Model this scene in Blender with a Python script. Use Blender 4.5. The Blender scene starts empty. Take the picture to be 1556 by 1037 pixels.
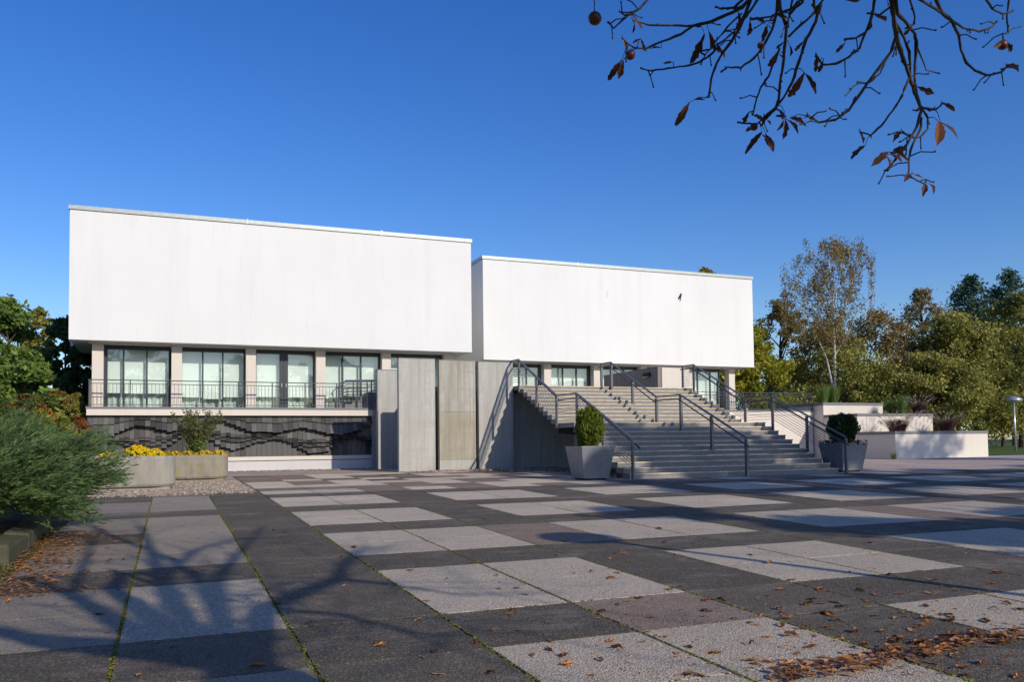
import bpy, math, random
import numpy as np
from mathutils import Vector, Matrix
rnd = random.Random(7); R = np.random.RandomState(11)
SC = bpy.context.scene; COL = SC.collection

# ------------------------------------------------------------------ camera
F, CY, YAW, PITCH, ROLL, EYE = 1276.4, 621.97, .388023661, .0418083777, -.0117079607, 1.5
_f = np.array([math.sin(YAW)*math.cos(PITCH), math.cos(YAW)*math.cos(PITCH), math.sin(PITCH)])
_r = np.array([math.cos(YAW), -math.sin(YAW), 0.0]); _u = np.cross(_r, _f)
_c, _s = math.cos(ROLL), math.sin(ROLL)
CM = np.array([_c*_r+_s*_u, -_s*_r+_c*_u, _f])
cam = bpy.data.cameras.new('camera'); co = bpy.data.objects.new('camera', cam); COL.objects.link(co)
m = Matrix(((CM[0][0], CM[1][0], -CM[2][0], 0), (CM[0][1], CM[1][1], -CM[2][1], 0), (CM[0][2], CM[1][2], -CM[2][2], EYE), (0, 0, 0, 1)))
co.matrix_world = m
cam.sensor_width = 36; cam.lens = 36*F/1556; cam.shift_y = (CY-518.5)/1556; cam.clip_end = 2000; cam.clip_start = .05
SC.camera = co
def ray(px, py): return np.array([(px-778)/F, -(py-CY)/F, 1.0])@CM
def at_depth(px, py, d): return np.array([0, 0, EYE])+ray(px, py)*d
def at_y(px, py, Y): v = ray(px, py); return np.array([0, 0, EYE])+v*(Y/v[1])

# ------------------------------------------------------------------ light
SUN = np.array([.36, -1.0, .52]); SUN = SUN/np.linalg.norm(SUN)
EL = math.asin(SUN[2]); AZ = math.atan2(SUN[0], SUN[1])
w = bpy.data.worlds.new('World'); SC.world = w; w.use_nodes = True
nt = w.node_tree; bg = nt.nodes['Background']
sky = nt.nodes.new('ShaderNodeTexSky'); sky.sky_type = 'NISHITA'; sky.sun_disc = False
sky.sun_elevation = EL; sky.sun_rotation = AZ; sky.air_density = 1.12; sky.dust_density = 0.5; sky.ozone_density = 4.4
hs = nt.nodes.new('ShaderNodeHueSaturation'); hs.inputs['Saturation'].default_value = 1.29; hs.inputs['Hue'].default_value = .518
nt.links.new(sky.outputs[0], hs.inputs['Color']); nt.links.new(hs.outputs[0], bg.inputs[0]); bg.inputs[1].default_value = .135
sl = bpy.data.lights.new('sun', 'SUN'); sl.energy = 3.45; sl.angle = math.radians(.53); sl.color = (1, .905, .77)
so = bpy.data.objects.new('sun', sl); COL.objects.link(so); so.location = (20, -40, 40)
so.rotation_euler = Vector(SUN).to_track_quat('Z', 'Y').to_euler()
SC.view_settings.view_transform = 'Standard'; SC.view_settings.look = 'None'; SC.view_settings.exposure = .10; SC.view_settings.gamma = 1
SC.cycles.max_bounces = 8; SC.cycles.transparent_max_bounces = 12

# ------------------------------------------------------------------ materials
def mat(name, col, rough=.8, metal=0, spec=.4):
    M = bpy.data.materials.new(name); M.use_nodes = True
    b = M.node_tree.nodes['Principled BSDF']
    b.inputs['Base Color'].default_value = (*col, 1); b.inputs['Roughness'].default_value = rough
    b.inputs['Metallic'].default_value = metal; b.inputs['Specular IOR Level'].default_value = spec
    return M
class N:
    def __init__(s, M): s.t = M.node_tree; s.b = s.t.nodes['Principled BSDF']
    def n(s, k, **kw):
        q = s.t.nodes.new(k)
        for a, v in kw.items():
            if a in q.inputs: q.inputs[a].default_value = v
            else: setattr(q, a, v)
        return q
    def l(s, a, b): s.t.links.new(a, b)
    def coord(s, scale=(1, 1, 1)):
        tc = s.n('ShaderNodeTexCoord'); mp = s.n('ShaderNodeMapping'); mp.inputs['Scale'].default_value = scale
        s.l(tc.outputs['Object'], mp.inputs[0]); return mp.outputs[0]
    def noise(s, vec, scale, detail=4, rough=.6, lo=.35, hi=.65):
        q = s.n('ShaderNodeTexNoise', Scale=scale, Detail=detail, Roughness=rough); s.l(vec, q.inputs['Vector'])
        r = s.n('ShaderNodeMapRange'); r.inputs[1].default_value = lo; r.inputs[2].default_value = hi
        s.l(q.outputs['Fac'], r.inputs[0]); return r.outputs[0]
    def mix(s, fac, a, b, mode='MIX'):
        q = s.n('ShaderNodeMix'); q.data_type = 'RGBA'; q.blend_type = mode
        for sock, v in ((q.inputs[0], fac), (q.inputs[6], a), (q.inputs[7], b)):
            if isinstance(v, (int, float)): sock.default_value = v
            elif isinstance(v, tuple): sock.default_value = (*v, 1)
            else: s.l(v, sock)
        return q.outputs[2]
    def math(s, op, a, b):
        q = s.n('ShaderNodeMath'); q.operation = op
        for sock, v in ((q.inputs[0], a), (q.inputs[1], b)):
            if isinstance(v, (int, float)): sock.default_value = v
            else: s.l(v, sock)
        return q.outputs[0]
    def bump(s, h, strength=.3, dist=.01):
        q = s.n('ShaderNodeBump', Strength=strength, Distance=dist); s.l(h, q.inputs['Height']); s.l(q.outputs[0], s.b.inputs['Normal'])
    def color(s, c): s.l(c, s.b.inputs['Base Color'])

def plaster(name, col, streak, amt):
    M = mat(name, col, .9, spec=.2); k = N(M); v = k.coord()
    st = k.noise(k.coord((1.6, 1.6, .13)), 1.0, 5, .65, .5, .75)
    bl = k.noise(v, .35, 4, .6, .4, .7)
    c = k.mix(k.math('MULTIPLY', st, amt), col, streak)
    c = k.mix(k.math('MULTIPLY', bl, amt*.8), c, tuple(x*.9 for x in col))
    thin = k.noise(k.coord((7, 7, .35)), 1.0, 4, .7, .60, .74); c = k.mix(k.math('MULTIPLY', thin, amt*.45), c, tuple(x*.86 for x in streak))
    k.color(c); k.bump(k.noise(v, 60, 3, .7, .2, .8), .12, .01); return M
M_WHITE = plaster('white_render', (.755, .76, .745), (.66, .66, .65), .55)
M_CREAM = plaster('cream_render', (.69, .63, .555), (.58, .53, .47), .45)
M_PLINTH = plaster('grey_plinth', (.60, .59, .58), (.5, .49, .48), .5)

def concrete(name, col, dark, stain, sv=.09, amt=.75):
    M = mat(name, col, .85, spec=.25); k = N(M); v = k.coord()
    st = k.noise(k.coord((2.6, 2.6, sv)), 1.6, 6, .7, .42, .68)
    bl = k.noise(v, 1.3, 7, .75, .44, .62)
    fine = k.noise(v, 45, 4, .7, .3, .7)
    drip = k.noise(k.coord((9, 9, sv*2.5)), 1.5, 5, .75, .50, .66)
    c = k.mix(k.math('MULTIPLY', st, amt), col, dark)
    c = k.mix(k.math('MULTIPLY', drip, amt*.55), c, tuple(x*.72 for x in dark))
    c = k.mix(k.math('MULTIPLY', bl, amt*.8), c, stain)
    c = k.mix(k.math('MULTIPLY', fine, .22), c, tuple(x*.55 for x in col))
    k.color(c); k.bump(fine, .25, .006); return M
M_CONC = concrete('panel_concrete', (.52, .51, .475), (.36, .35, .31), (.37, .35, .30), .09, .75)
M_CONC2 = concrete('stained_concrete', (.50, .485, .44), (.27, .255, .20), (.31, .285, .215), .08, .9)
M_CONC3 = concrete('brown_stained_concrete', (.44, .41, .34), (.27, .245, .18), (.30, .265, .18), .10, .8)
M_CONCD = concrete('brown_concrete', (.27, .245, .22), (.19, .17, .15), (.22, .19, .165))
M_STEP = concrete('step_concrete', (.31, .30, .295), (.22, .213, .21), (.26, .245, .225), .6, .6)
M_TUB = concrete('tub_concrete', (.32, .29, .23), (.17, .15, .11), (.30, .27, .21), 1.2, .8)
_k = N(M_TUB); _c = _k.b.inputs['Base Color'].links[0].from_socket
_m = _k.noise(_k.coord((1, 1, 1.6)), 2.4, 6, .75, .56, .66); _k.color(_k.mix(_k.math('MULTIPLY', _m, .75), _c, (.34, .27, .045)))
M_TUBA = concrete('pale_tub_concrete', (.36, .34, .295), (.22, .205, .17), (.34, .31, .255), .8, .8)
M_KERB = concrete('kerb_concrete', (.125, .112, .085), (.05, .05, .028), (.08, .085, .03), .5, .9)
M_NOSE = concrete('nosing', (.80, .69, .50), (.50, .38, .20), (.62, .50, .30), 1.0, .9)

def metal_paint(name, col, rough=.4, metal=.35):
    M = mat(name, col, rough, metal); k = N(M)
    k.color(k.mix(k.noise(k.coord(), 7, 3, .6, .3, .7), col, tuple(x*.8 for x in col))); return M
M_STEEL = metal_paint('dark_steel', (.15, .16, .19), .36, .4)
M_RAILG = metal_paint('grey_rail', (.07, .075, .085), .45, .3)
M_FRAME = metal_paint('window_frame', (.045, .052, .065), .4, .3)
M_ZINC = metal_paint('zinc', (.42, .46, .46), .45, .3)
M_CAP = metal_paint('slab_cap', (.20, .205, .215), .6, .1)
M_POT = metal_paint('pot_grey', (.27, .285, .31), .38, .25)
M_LAMP = metal_paint('lamp_alu', (.6, .62, .64), .3, .6)
M_BLACK = mat('blackish', (.012, .013, .015), .7)
M_INNER = mat('interior', (.12, .13, .13), .9)

def glass():
    M = bpy.data.materials.new('pane_glass'); M.use_nodes = True; t = M.node_tree; t.nodes.clear()
    o = t.nodes.new('ShaderNodeOutputMaterial'); tr = t.nodes.new('ShaderNodeBsdfTransparent'); tr.inputs[0].default_value = (.945, .985, .975, 1)
    g = t.nodes.new('ShaderNodeBsdfGlossy'); g.inputs['Roughness'].default_value = .01; g.inputs[0].default_value = (.95, .97, 1, 1)
    fr = t.nodes.new('ShaderNodeFresnel'); fr.inputs[0].default_value = 1.62
    mx = t.nodes.new('ShaderNodeMixShader'); t.links.new(fr.outputs[0], mx.inputs[0]); t.links.new(tr.outputs[0], mx.inputs[1]); t.links.new(g.outputs[0], mx.inputs[2])
    t.links.new(mx.outputs[0], o.inputs[0]); return M
M_GLASS = glass()
M_BLIND = mat('blind_fabric', (.80, .82, .80), .9)
M_CURT = mat('curtain_fabric', (.60, .65, .65), .9)

def slate():
    M = mat('slate', (.07, .07, .075), .6, spec=.5); k = N(M); v = k.coord()
    at = k.n('ShaderNodeAttribute'); at.attribute_name = 'tint'
    c = k.mix(at.outputs['Fac'], (.020, .020, .020), (.125, .118, .11))
    c = k.mix(k.math('MULTIPLY', k.noise(k.coord((6, 6, .8)), 2, 5, .7, .4, .7), .5), c, (.05, .045, .04))
    k.color(c); k.bump(k.noise(k.coord((8, 8, 2)), 6, 4, .7, .2, .8), .4, .01); return M
M_SLATE = slate()

def tile(name, col, sp, spk, seedy=0.):
    M = mat(name, col, .85, spec=.3); k = N(M); v = k.coord()
    at = k.n('ShaderNodeAttribute'); at.attribute_name = 'tint'
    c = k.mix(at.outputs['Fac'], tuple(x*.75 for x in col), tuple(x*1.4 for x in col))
    big = k.noise(v, .55, 5, .65, .38, .66)
    c = k.mix(k.math('MULTIPLY', big, .4), c, tuple(x*.68 for x in col))
    wash = k.noise(k.coord((1, 2.4, 1)), .8, 7, .8, .52, .68)
    c = k.mix(k.math('MULTIPLY', wash, .55), c, (.36, .315, .26))
    grime = k.noise(v, 1.7, 7, .8, .5, .72); c = k.mix(k.math('MULTIPLY', grime, .6), c, tuple(x*.5 for x in col))
    vo = k.n('ShaderNodeTexVoronoi', Scale=84.0); k.l(v, vo.inputs['Vector'])
    cell = k.n('ShaderNodeSeparateColor'); k.l(vo.outputs['Color'], cell.inputs[0])
    r = k.n('ShaderNodeMapRange'); r.inputs[1].default_value = .62; r.inputs[2].default_value = .95; k.l(cell.outputs[0], r.inputs[0])
    c = k.mix(k.math('MULTIPLY', r.outputs[0], spk), c, sp)
    dk = k.n('ShaderNodeMapRange'); dk.inputs[1].default_value = .75; dk.inputs[2].default_value = 1.0; k.l(cell.outputs[1], dk.inputs[0])
    c = k.mix(k.math('MULTIPLY', dk.outputs[0], .75), c, tuple(x*.3 for x in col))
    vs = k.n('ShaderNodeTexVoronoi', Scale=9.0); k.l(v, vs.inputs['Vector'])
    sr = k.n('ShaderNodeMapRange'); sr.inputs[1].default_value = .07; sr.inputs[2].default_value = .03; k.l(vs.outputs['Distance'], sr.inputs[0])
    c = k.mix(k.math('MULTIPLY', sr.outputs[0], .6), c, (.38, .37, .34))
    k.color(c)
    h = k.math('ADD', vo.outputs['Distance'], k.math('MULTIPLY', k.noise(v, 14, 4, .7, .2, .8), .5)); k.bump(h, .8, .008); return M
M_TD = tile('dark_tile', (.112, .089, .060), (.30, .265, .22), .5)
M_TL = tile('light_tile', (.51, .42, .305), (.72, .62, .49), .7)
M_TM = tile('mid_tile', (.31, .255, .188), (.42, .37, .31), .65)
M_TP = tile('pink_tile', (.24, .172, .12), (.42, .34, .28), .6)

def ground_mat(name, a, b, c3, s1, s2, bumpd=.02):
    M = mat(name, a, .95, spec=.15); k = N(M); v = k.coord()
    c = k.mix(k.noise(v, s1, 5, .7, .35, .65), a, b); c = k.mix(k.math('MULTIPLY', k.noise(v, s2, 3, .6, .45, .65), .7), c, c3)
    k.color(c); k.bump(k.noise(v, s1*1.7, 4, .7, .2, .8), .6, bumpd); return M
M_MOSS = ground_mat('moss', (.16, .165, .02), (.24, .22, .035), (.05, .042, .025), 26, 2.2)
M_SOIL = ground_mat('soil', (.06, .05, .035), (.09, .075, .05), (.05, .07, .02), 6, .8)
M_LAWN = ground_mat('lawn', (.05, .10, .02), (.08, .14, .03), (.10, .11, .03), 9, .5)
M_GRAVP = ground_mat('pink_gravel', (.46, .37, .30), (.30, .235, .19), (.52, .45, .38), 38, 1.4, .03)
M_PAVP = ground_mat('pink_paving', (.46, .355, .295), (.36, .275, .23), (.50, .42, .36), 3, .5, .01)
M_PALE = ground_mat('pale_road', (.42, .40, .38), (.36, .34, .32), (.45, .43, .41), 5, .5, .01)

def tinted(name, c0, c1, rough=.6, trans=.35, spec=.3):
    M = mat(name, c0, rough, spec=spec); k = N(M)
    at = k.n('ShaderNodeAttribute'); at.attribute_name = 'tint'
    c = k.mix(at.outputs['Fac'], c0, c1); k.color(c)
    if trans:
        t = M.node_tree; tl = t.nodes.new('ShaderNodeBsdfTranslucent'); mx = t.nodes.new('ShaderNodeMixShader'); mx.inputs[0].default_value = trans
        t.links.new(c, tl.inputs[0]); o = t.nodes['Material Output']
        t.links.new(k.b.outputs[0], mx.inputs[1]); t.links.new(tl.outputs[0], mx.inputs[2]); t.links.new(mx.outputs[0], o.inputs[0])
    return M
L_JUN = tinted('juniper_leaf', (.014, .05, .022), (.20, .30, .10), trans=.3)
L_BOX = tinted('box_leaf', (.055, .095, .008), (.19, .23, .02))
L_BOXD = tinted('box_leaf_dark', (.022, .045, .012), (.06, .09, .02))
L_GREEN = tinted('green_leaf', (.07, .14, .03), (.25, .34, .07))
L_DKGREEN = tinted('dark_green_leaf', (.03, .075, .03), (.10, .17, .055))
L_OLIVE = tinted('olive_leaf', (.13, .15, .033), (.43, .39, .09))
L_TUBS = tinted('tub_shrub_leaf', (.06, .08, .018), (.19, .20, .05))
L_BROWN = tinted('rust_leaf', (.16, .115, .035), (.41, .30, .09))
L_YELLOW = tinted('yellow_leaf', (.14, .19, .016), (.50, .42, .04))
L_BIRCH = tinted('birch_leaf', (.13, .105, .04), (.36, .265, .10))
L_HANG = tinted('hanging_leaf', (.06, .022, .012), (.24, .095, .04), trans=.15)
L_PINE = tinted('pine_needle', (.022, .06, .04), (.07, .14, .085), trans=.1)
L_RED = tinted('red_leaf', (.45, .03, .012), (.55, .12, .02))
L_GRASS = tinted('grass_blade', (.10, .17, .03), (.24, .33, .09))
L_PURP = tinted('purple_blade', (.055, .025, .028), (.15, .085, .075))
L_PLUME = tinted('plume', (.3, .22, .18), (.45, .36, .30))
L_FLOW = tinted('yellow_flower', (.72, .50, .005), (.85, .66, .012), trans=.2)
L_FLOWO = tinted('amber_flower', (.72, .42, .01), (.80, .58, .02), trans=.2)
L_DEAD = tinted('dead_leaf', (.08, .032, .015), (.52, .235, .085), trans=.1)
def bark(name, a, b):
    M = mat(name, a, .9, spec=.2); k = N(M)
    k.color(k.mix(k.noise(k.coord((1, 1, .25)), 9, 5, .7, .4, .65), a, b)); k.bump(k.noise(k.coord((1, 1, .3)), 22, 4, .7, .2, .8), .6, .02); return M
M_BARK = bark('bark', (.09, .07, .055), (.045, .036, .03))
M_BIRCHB = bark('birch_bark', (.62, .58, .55), (.25, .22, .2))
M_TWIG = bark('twig_bark', (.085, .075, .06), (.03, .026, .026))
M_CONK = mat('conker', (.10, .03, .012), .35)

# ------------------------------------------------------------------ mesh helpers
class MB:
    def __init__(s): s.v = []; s.f = []; s.m = []; s.t = []
    def add(s, vs, fs, mi=0, tint=.5):
        o = len(s.v); s.v += [tuple(p) for p in vs]
        for f in fs: s.f.append(tuple(i+o for i in f)); s.m.append(mi); s.t.append(tint)
        return s
    def box(s, x0, x1, y0, y1, z0, z1, mi=0, tint=.5):
        return s.add([(x0,y0,z0),(x1,y0,z0),(x1,y1,z0),(x0,y1,z0),(x0,y0,z1),(x1,y0,z1),(x1,y1,z1),(x0,y1,z1)],
                     [(3,2,1,0),(4,5,6,7),(0,1,5,4),(1,2,6,5),(2,3,7,6),(3,0,4,7)], mi, tint)
    def bar(s, p, q, wx, wz, mi=0):   # rectangular bar between two points, widths across
        p, q = Vector(p), Vector(q); d = (q-p).normalized(); up = Vector((0,0,1)) if abs(d.z) < .95 else Vector((0,1,0))
        a = d.cross(up).normalized()*wx/2; b = a.cross(d).normalized()*wz/2
        return s.add([p-a-b,p+a-b,p+a+b,p-a+b,q-a-b,q+a-b,q+a+b,q-a+b], [(0,1,2,3),(7,6,5,4),(0,4,5,1),(1,5,6,2),(2,6,7,3),(3,7,4,0)], mi)
    def tube(s, pts, rads, n=7, mi=0, tint=.5):
        pts = [Vector(p) for p in pts]; rings = []; o = len(s.v); prev = None
        for i, p in enumerate(pts):
            d = (pts[min(i+1, len(pts)-1)]-pts[max(i-1, 0)])
            d = d.normalized() if d.length > 1e-9 else Vector((0,0,1))
            a = d.cross(Vector((.3,.1,1)) if prev is None else prev)
            a = d.cross(Vector((0,0,1)) if abs(d.z) < .9 else Vector((1,0,0))).normalized(); b = d.cross(a).normalized()
            r = rads[i] if hasattr(rads, '__len__') else rads
            for k in range(n):
                t = 2*math.pi*k/n; s.v.append(tuple(p+a*(r*math.cos(t))+b*(r*math.sin(t))))
        for i in range(len(pts)-1):
            for k in range(n):
                s.f.append((o+i*n+k, o+i*n+(k+1) % n, o+(i+1)*n+(k+1) % n, o+(i+1)*n+k)); s.m.append(mi); s.t.append(tint)
        s.f.append(tuple(o+k for k in reversed(range(n)))); s.m.append(mi); s.t.append(tint)
        e = o+(len(pts)-1)*n; s.f.append(tuple(e+k for k in range(n))); s.m.append(mi); s.t.append(tint)
        return s
    def lathe(s, prof, cx=0, cy=0, n=24, mi=0, sx=1, sy=1):
        o = len(s.v)
        for r, z in prof:
            for k in range(n):
                t = 2*math.pi*k/n; s.v.append((cx+r*math.cos(t)*sx, cy+r*math.sin(t)*sy, z))
        for i in range(len(prof)-1):
            for k in range(n):
                s.f.append((o+i*n+k, o+i*n+(k+1) % n, o+(i+1)*n+(k+1) % n, o+(i+1)*n+k)); s.m.append(mi); s.t.append(.5)
        return s
    def build(s, name, mats, parent=None, loc=None, smooth=False, bevel=0):
        me = bpy.data.meshes.new(name); me.from_pydata(s.v, [], s.f); me.update()
        for M in (mats if isinstance(mats, (list, tuple)) else [mats]): me.materials.append(M)
        me.polygons.foreach_set('material_index', s.m)
        a = me.attributes.new('tint', 'FLOAT', 'FACE'); a.data.foreach_set('value', s.t)
        if smooth: me.polygons.foreach_set('use_smooth', [True]*len(s.f))
        o = bpy.data.objects.new(name, me); COL.objects.link(o)
        if parent: o.parent = parent
        if loc is not None: o.location = loc
        if bevel:
            b = o.modifiers.new('bevel', 'BEVEL'); b.width = bevel; b.segments = 2; b.limit_method = 'ANGLE'
        return o
def quads(name, P, T, mats, parent=None, loc=None, mi=None):
    # P: (n,4,3) quads with tint T (n,)
    n = len(P); me = bpy.data.meshes.new(name)
    me.vertices.add(n*4); me.vertices.foreach_set('co', np.ascontiguousarray(P, dtype=np.float32).ravel())
    me.loops.add(n*4); me.loops.foreach_set('vertex_index', np.arange(n*4, dtype=np.int32))
    me.polygons.add(n); me.polygons.foreach_set('loop_start', np.arange(0, n*4, 4, dtype=np.int32))
    me.update(calc_edges=True)
    for M in (mats if isinstance(mats, (list, tuple)) else [mats]): me.materials.append(M)
    if mi is not None: me.polygons.foreach_set('material_index', np.asarray(mi, dtype=np.int32))
    a = me.attributes.new('tint', 'FLOAT', 'FACE'); a.data.foreach_set('value', np.asarray(T, dtype=np.float32))
    o = bpy.data.objects.new(name, me); COL.objects.link(o)
    if parent: o.parent = parent
    if loc is not None: o.location = loc
    return o
def tag(o, label, cat, group=None, kind=None):
    if label: o['label'] = label
    if cat: o['category'] = cat
    if group: o['group'] = group
    if kind: o['kind'] = kind
    return o
def thing(name, label, cat, loc=(0,0,0), group=None):
    o = bpy.data.objects.new(name, None); COL.objects.link(o); o.location = loc; o.empty_display_size = .3
    return tag(o, label, cat, group)
def unit(n):
    v = R.normal(size=(n, 3)); return v/np.linalg.norm(v, axis=1, keepdims=True)
def leaf_quads(C, size, dirs=None, aspect=1.7, flat=0.0):
    n = len(C); a = unit(n) if dirs is None else dirs
    if flat: a[:, 2] *= 1-flat; a /= np.linalg.norm(a, axis=1, keepdims=True)
    b = np.cross(a, unit(n)); b /= np.linalg.norm(b, axis=1, keepdims=True)+1e-9
    s = size*(.6+.8*R.rand(n, 1)); a = a*s*.5*aspect; b = b*s*.5
    # rhombus-like leaf
    return np.stack([C-a, C+b*.9-a*.1, C+a, C-b*.9-a*.1], axis=1)
def cluster_points(cent, rad, per, hollow=.35):
    out = []; tin = []
    for c, r in zip(cent, rad):
        u = unit(per); d = (hollow+(1-hollow)*R.rand(per, 1)**.6)
        out.append(np.asarray(c)+u*d*np.asarray(r)); tin.append(np.full(per, R.rand()))
    return np.concatenate(out), np.concatenate(tin)
def gz(Y):
    if Y < -6: return -.123
    if Y < 18: return .0205*Y
    if Y < 24: d = Y-18; return .369+.0205*d-(.0125/12)*d*d
    if Y < 46: return .4545+.008*(Y-24)
    return .6305

# ================================================================== SETTING
def sheet(name, xs, ys, dz, M, kind='structure'):
    b = MB(); vs = [(x, y, gz(y)+dz) for y in ys for x in xs]; nx = len(xs)
    b.add(vs, [(j*nx+i, j*nx+i+1, (j+1)*nx+i+1, (j+1)*nx+i) for j in range(len(ys)-1) for i in range(nx-1)])
    o = b.build(name, M); o['kind'] = kind; return o
YS = [-500, -60, -6]+[y for y in range(-4, 48, 1)]+[80, 200, 700]
sheet('ground', [-600, -60, 0, 60, 600], YS, -.05, M_SOIL)
PX0, PDX, PY0, PDY = -.33, 1.178, 5.43, 1.128
ys = [-6+.8*i for i in range(33)]+[PY0+PDY*13+.15]
sheet('plaza_joint_bed', [-1.62, 62], [y for y in YS if -6 <= y <= 46], -.012, M_MOSS)
def plaza():
    b = MB(); lights = {}
    for i in range(-2, 53):
        for j in range(-10, 26):
            x0, y0 = PX0+PDX*i, PY0+PDY*j; xc, yc = x0+PDX/2, y0+PDY/2
            if xc < -1.7: continue
            if yc > 20.7 and (i < 2 or i > 16): continue
            if yc > 21.2 and xc > 12.2: continue
            if yc > 29.9: continue
            if yc > 22.6 and i > 12: continue
            ci, cj = (i-2) % 3, (j-1) % 3
            k = 0
            if i >= 2 and ci < 2 and cj < 2 and j <= 12: k = 1
            if i == 0 and j <= 12: k = 0 if j in (0, 3, 9) else 3
            if i in (0, -1) and j in (1, 2): k = 1
            if i == -1: k = 3 if (j % 3) else 0
            if (i, j) == (3, 0) or (i, j) == (4, 4) or (i, j) == (4, 5) or (i, j) == (10, 4) or (i,j)==(10,5): k = 2
            if i in (2, 3) and j < 0: k = 1 if j > -3 else 0
            if i == 1: k = 0
            if j > 12:
                h = (i*7+j*13+i*j*3) % 11
                k = (1 if h in (0, 3, 7, 8) else 2 if h in (1, 4, 9, 10) else 0)
                if (i, j) in ((2,13),(3,13),(2,15),(2,16),(3,15),(4,15),(4,16),(4,17),(5,16),(5,13),(6,15),(6,16),(7,14),(8,14),(8,15),(9,17),(3,18),(5,18),(7,19)): k = 1
                if (i, j) in ((2,14),(3,14),(4,14),(4,13),(5,15),(6,13),(6,14)): k = 2
            gx, gy = .008+.007*rnd.random(), .004+.005*rnd.random()
            dz = rnd.uniform(-.0012, .0012); z0, z1 = gz(y0+gy)+dz, gz(y0+PDY-gy)+dz
            tx = rnd.uniform(-.001, .001); X0, X1, Y0, Y1 = x0+gx, x0+PDX-gx, y0+gy, y0+PDY-gy; e = .0015
            top = [(X0+e,Y0+e,z0-tx),(X1-e,Y0+e,z0+tx),(X1-e,Y1-e,z1+tx),(X0+e,Y1-e,z1-tx)]
            mid = [(X0,Y0,z0-tx-.006),(X1,Y0,z0+tx-.006),(X1,Y1,z1+tx-.006),(X0,Y1,z1-tx-.006)]
            bot = [(p[0],p[1],p[2]-.03) for p in mid]
            fs = [(0,1,2,3)]+[(4+q, 4+(q+1) % 4, (q+1) % 4, q) for q in range(4)]+[(8+q, 8+(q+1) % 4, 4+(q+1) % 4, 4+q) for q in range(4)]
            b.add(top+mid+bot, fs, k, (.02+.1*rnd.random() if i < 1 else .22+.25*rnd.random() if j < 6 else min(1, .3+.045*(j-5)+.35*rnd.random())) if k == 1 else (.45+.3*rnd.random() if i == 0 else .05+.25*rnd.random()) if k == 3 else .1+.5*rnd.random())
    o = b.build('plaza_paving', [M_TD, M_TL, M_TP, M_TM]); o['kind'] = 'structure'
plaza()
sheet('gravel_bed', [-9, 1.99], [20.36+.7*i for i in range(22)], -.004, M_GRAVP)
sheet('pink_paving', [20.72, 36, 62], [20.36+1.0*i for i in range(23)], -.002, M_PAVP)
sheet('pink_path', [1.99, 20.72], [29.88+.5*i for i in range(13)], -.004, M_GRAVP)
sheet('stair_gravel_bed', [12.0, 20.72], [21.2+.6*i for i in range(15)], .001, M_GRAVP)
sheet('lawn', [40.9, 60, 140], [33.5, 36, 40, 46, 80, 150], .03, M_LAWN)
sheet('side_path', [36, 140], [30.2, 31.5, 33.4], .012, M_PALE)

def stones(name, area, n, s0, s1, kind='stuff', M=None, flat=1.0, pts=None):
    ico = [(0,0,1),(.89,0,.45),(.28,.85,.45),(-.72,.53,.45),(-.72,-.53,.45),(.28,-.85,.45),(.72,.53,-.3),(-.28,.85,-.3),(-.89,0,-.3),(-.28,-.85,-.3),(.72,-.53,-.3)]
    fc = [(0,1,2),(0,2,3),(0,3,4),(0,4,5),(0,5,1),(1,6,2),(2,7,3),(3,8,4),(4,9,5),(5,10,1),(2,6,7),(3,7,8),(4,8,9),(5,9,10),(1,10,6)]
    b = MB()
    for _ in range(n):
        x0, x1, y0, y1 = area[rnd.randrange(len(area))]; x, y = rnd.uniform(x0, x1), rnd.uniform(y0, y1)
        s = rnd.uniform(s0, s1); a = rnd.uniform(0, 6.28); sx, sy, sz = s*rnd.uniform(.7, 1.2), s*rnd.uniform(.6, 1), s*rnd.uniform(.5, .8)*flat
        if pts: x, y = pts[_]
        ca, sa = math.cos(a), math.sin(a); z = gz(y)+sz*.35
        b.add([(x+(p[0]*sx*ca-p[1]*sy*sa), y+(p[0]*sx*sa+p[1]*sy*ca), z+p[2]*sz) for p in ico], fc, 0, rnd.random())
    M = M or tinted('pebble', (.16, .11, .10), (.42, .34, .31), .8, 0); o = b.build(name, M); o['kind'] = kind; return o
stones('gravel', [(11.6,14.6,28.6,30.9),(12.7,15.5,23.0,29),(12.7,14,22,25),(9,12.3,29.9,30.35)], 2600, .03, .075)
stones('gravel_patch_stones', [(-1.9,1.9,20.6,27.2)], 2600, .012, .03, M=tinted('pink_pebble', (.27, .205, .145), (.54, .445, .34), .8, 0))
stones('wall_gravel', [(1.7,7.9,34.2,34.85),(-1,7.6,34.5,34.85),(7.8,11,29.95,30.35)], 900, .025, .05)

mp = []
for _ in range(12000):
    i = rnd.randrange(-1, 9); y = 3.6+rnd.random()**1.6*14
    if rnd.random() < .72: mp.append((PX0+PDX*i+rnd.gauss(0, .013), y))
    else:
        x = PX0+PDX*i+rnd.random()*PDX
        if math.sin(x*1.7+i)+math.sin(y*2.3) > .2: mp.append((x, PY0+PDY*round((y-PY0)/PDY)+rnd.gauss(0, .006)))
stones('moss_tufts', [(0,1,0,1)], len(mp), .004, .015, M=tinted('moss_tuft', (.08, .08, .015), (.28, .26, .035), .95, 0), flat=.45, pts=mp)

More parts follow.
